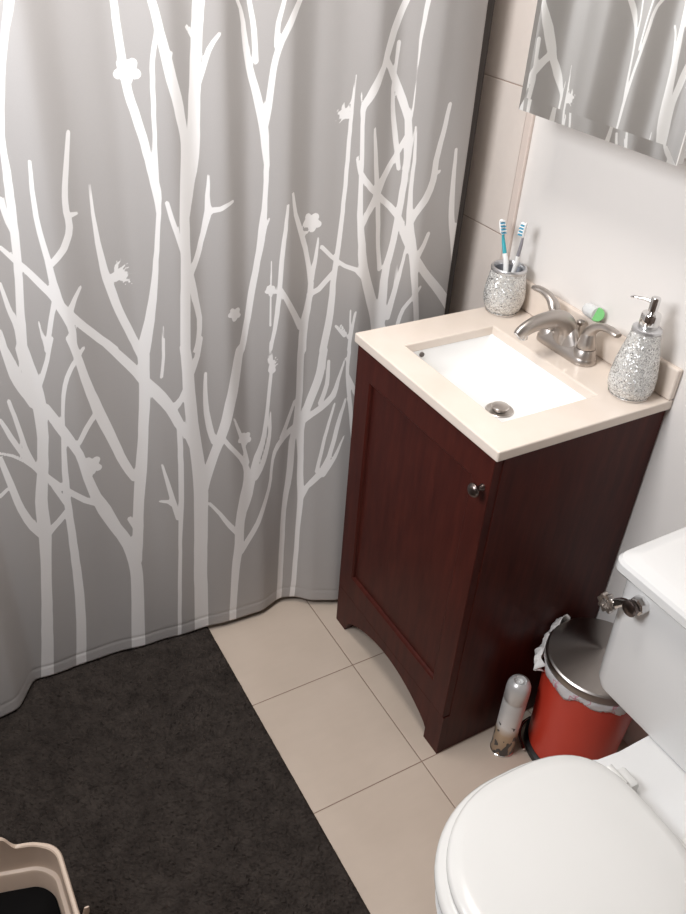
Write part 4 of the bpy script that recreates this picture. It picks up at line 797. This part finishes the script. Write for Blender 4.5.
bag = link('bin_bag', bm, M_bag, bin_); bag.modifiers.new('t', 'SOLIDIFY').thickness = .0008
# crumpled corner of the bag sticking up on the vanity side
bm = bmesh.new(); nu, nv = 22, 16; G = []
for i in range(nu):
    row = []
    for j in range(nv):
        u_, v_ = i/(nu-1), j/(nv-1); a = math.radians(172+66*u_)
        rad = .108+.004+.012*math.sin(v_*PI)*(1+.4*math.sin(u_*9))+.004*math.sin(u_*17+v_*6)
        z = .240+v_*(.080 if u_ < .42 else .070-.040*(u_-.42)/.58)+.008*math.sin(u_*14+v_*5)+.004*math.sin(u_*37)
        rr_ = min(rad, .128)+.005*math.sin(v_*13+u_*11)*math.sin(u_*19+1)
        x = kx_+rr_*math.cos(a); y = ky_+rr_*math.sin(a)
        row.append(bm.verts.new((max(x, .4755), y, z)))
    G.append(row)
for i in range(nu-1):
    for j in range(nv-1): bm.faces.new((G[i][j], G[i+1][j], G[i+1][j+1], G[i][j+1]))
bc = link('bag_corner', bm, mat('plain_bag', (.80, .77, .75), .5), bag); bc.modifiers.new('t', 'SOLIDIFY').thickness = .0008

# ------------------------------------------------------------------ air freshener can
ax_, ay_ = .529, -.272
af = thing('air_freshener', (ax_, ay_, 0), 'slim aerosol can with silver cap on the floor by the red trash can', 'spray can')
bm = bmesh.new(); lathe(bm, ax_, ay_, [(.0255, .004), (.0262, .006), (.0262, .172), (.0255, .176)], 40); link('can_body', bm, M_can, af)
bm = bmesh.new(); lathe(bm, ax_, ay_, [(.0245, .0006), (.0270, .001), (.0272, .0035), (.0258, .0045)], 40); link('base_rim', bm, M_chrome, af)
bm = bmesh.new(); lathe(bm, ax_, ay_, [(.0255, .1762), (.0266, .178), (.0266, .208), (.0255, .220), (.0215, .2295), (.014, .234), (.0130, .233), (.0120, .227), (.0001, .226)], 40)
link('cap', bm, mat('silver_cap', (.62, .61, .60), .28, .35), af)
bm = bmesh.new(); lathe(bm, ax_, ay_, [(.0065, .2265), (.0068, .232), (.0055, .220), (.0001, .2343)], 24); link('spray_button', bm, M_white, af)

# ------------------------------------------------------------------ beige bin at lower left
bb = thing('waste_bin', (.62, -1.36, .013), 'beige plastic bin with notched rim and black lining on the charcoal rug', 'bin')
bx0, bx1, by0, by1, RZ = .452, .80, -1.50, -1.220, .28
def binring(inset, z, raised=0, r=.045, lift=0):
    P = []
    for q in rrect(bx0+inset, bx1-inset, by0+inset, by1-inset, z, max(r-inset*.6, .01), 10): P.append(q)
    # add points along the straight sides so the notch can be shaped
    Q = []
    for a, b in zip(P, P[1:]+P[:1]):
        d = math.dist(a, b); k = max(1, int(d/.006))
        for i in range(k):
            s_ = i/k; Q.append((a[0]+(b[0]-a[0])*s_, a[1]+(b[1]-a[1])*s_, z))
    out_ = []
    for x, y, zz in Q:
        if lift:
            s_ = min(1, max(0, (-1.286-y)/.012)) * (1 if (x < .56 or x > .69) else 0); zz += .030*s_*lift
        if x < .60: x -= .30*max(0, -1.245-y)*min(1, (.60-x)/.1)
        out_.append((x, y, zz))
    return out_
def resample(P, n=260):
    P = P+[P[0]]; L = [0]
    for a, b in zip(P, P[1:]): L.append(L[-1]+math.dist(a[:2], b[:2]))
    xs = np.linspace(0, L[-1], n, endpoint=False); A_ = np.array(P)
    return [(np.interp(x, L, A_[:, 0]), np.interp(x, L, A_[:, 1]), np.interp(x, L, A_[:, 2])) for x in xs]
bm = bmesh.new()
loft(bm, [resample(q) for q in (binring(.035, .016), binring(.030, .018), binring(.004, RZ-.03), binring(0.0, RZ-.026), binring(0, RZ-.003, lift=1), binring(.002, RZ, lift=1), binring(.0065, RZ, lift=1), binring(.0085, RZ-.002, lift=1), binring(.011, RZ-.052), binring(.0125, RZ-.056), binring(.0185, RZ-.057), binring(.021, RZ-.061), binring(.036, .05), binring(.05, .045))])
link('bin_shell', bm, M_beige, bb, angle=40)
bm = bmesh.new()
loft(bm, [resample([(x, y, z+.006*math.sin(x*60)+.012*max(0, (y+1.36)/.14)) for x, y, z in binring(.0255, RZ-.105)]), resample(binring(.06, RZ-.125)), resample(binring(.11, RZ-.15))], False, True)
link('black_lining', bm, M_lining, bb)
bm = bmesh.new(); sweep(bm, [(.590, by1+.0005, RZ-.036, .0015, .006), (.590, by1+.008, RZ-.028, .0015, .006), (.590, by1+.012, RZ-.010, .0015, .004)], n=8); link('rim_clip', bm, M_beige, bb)
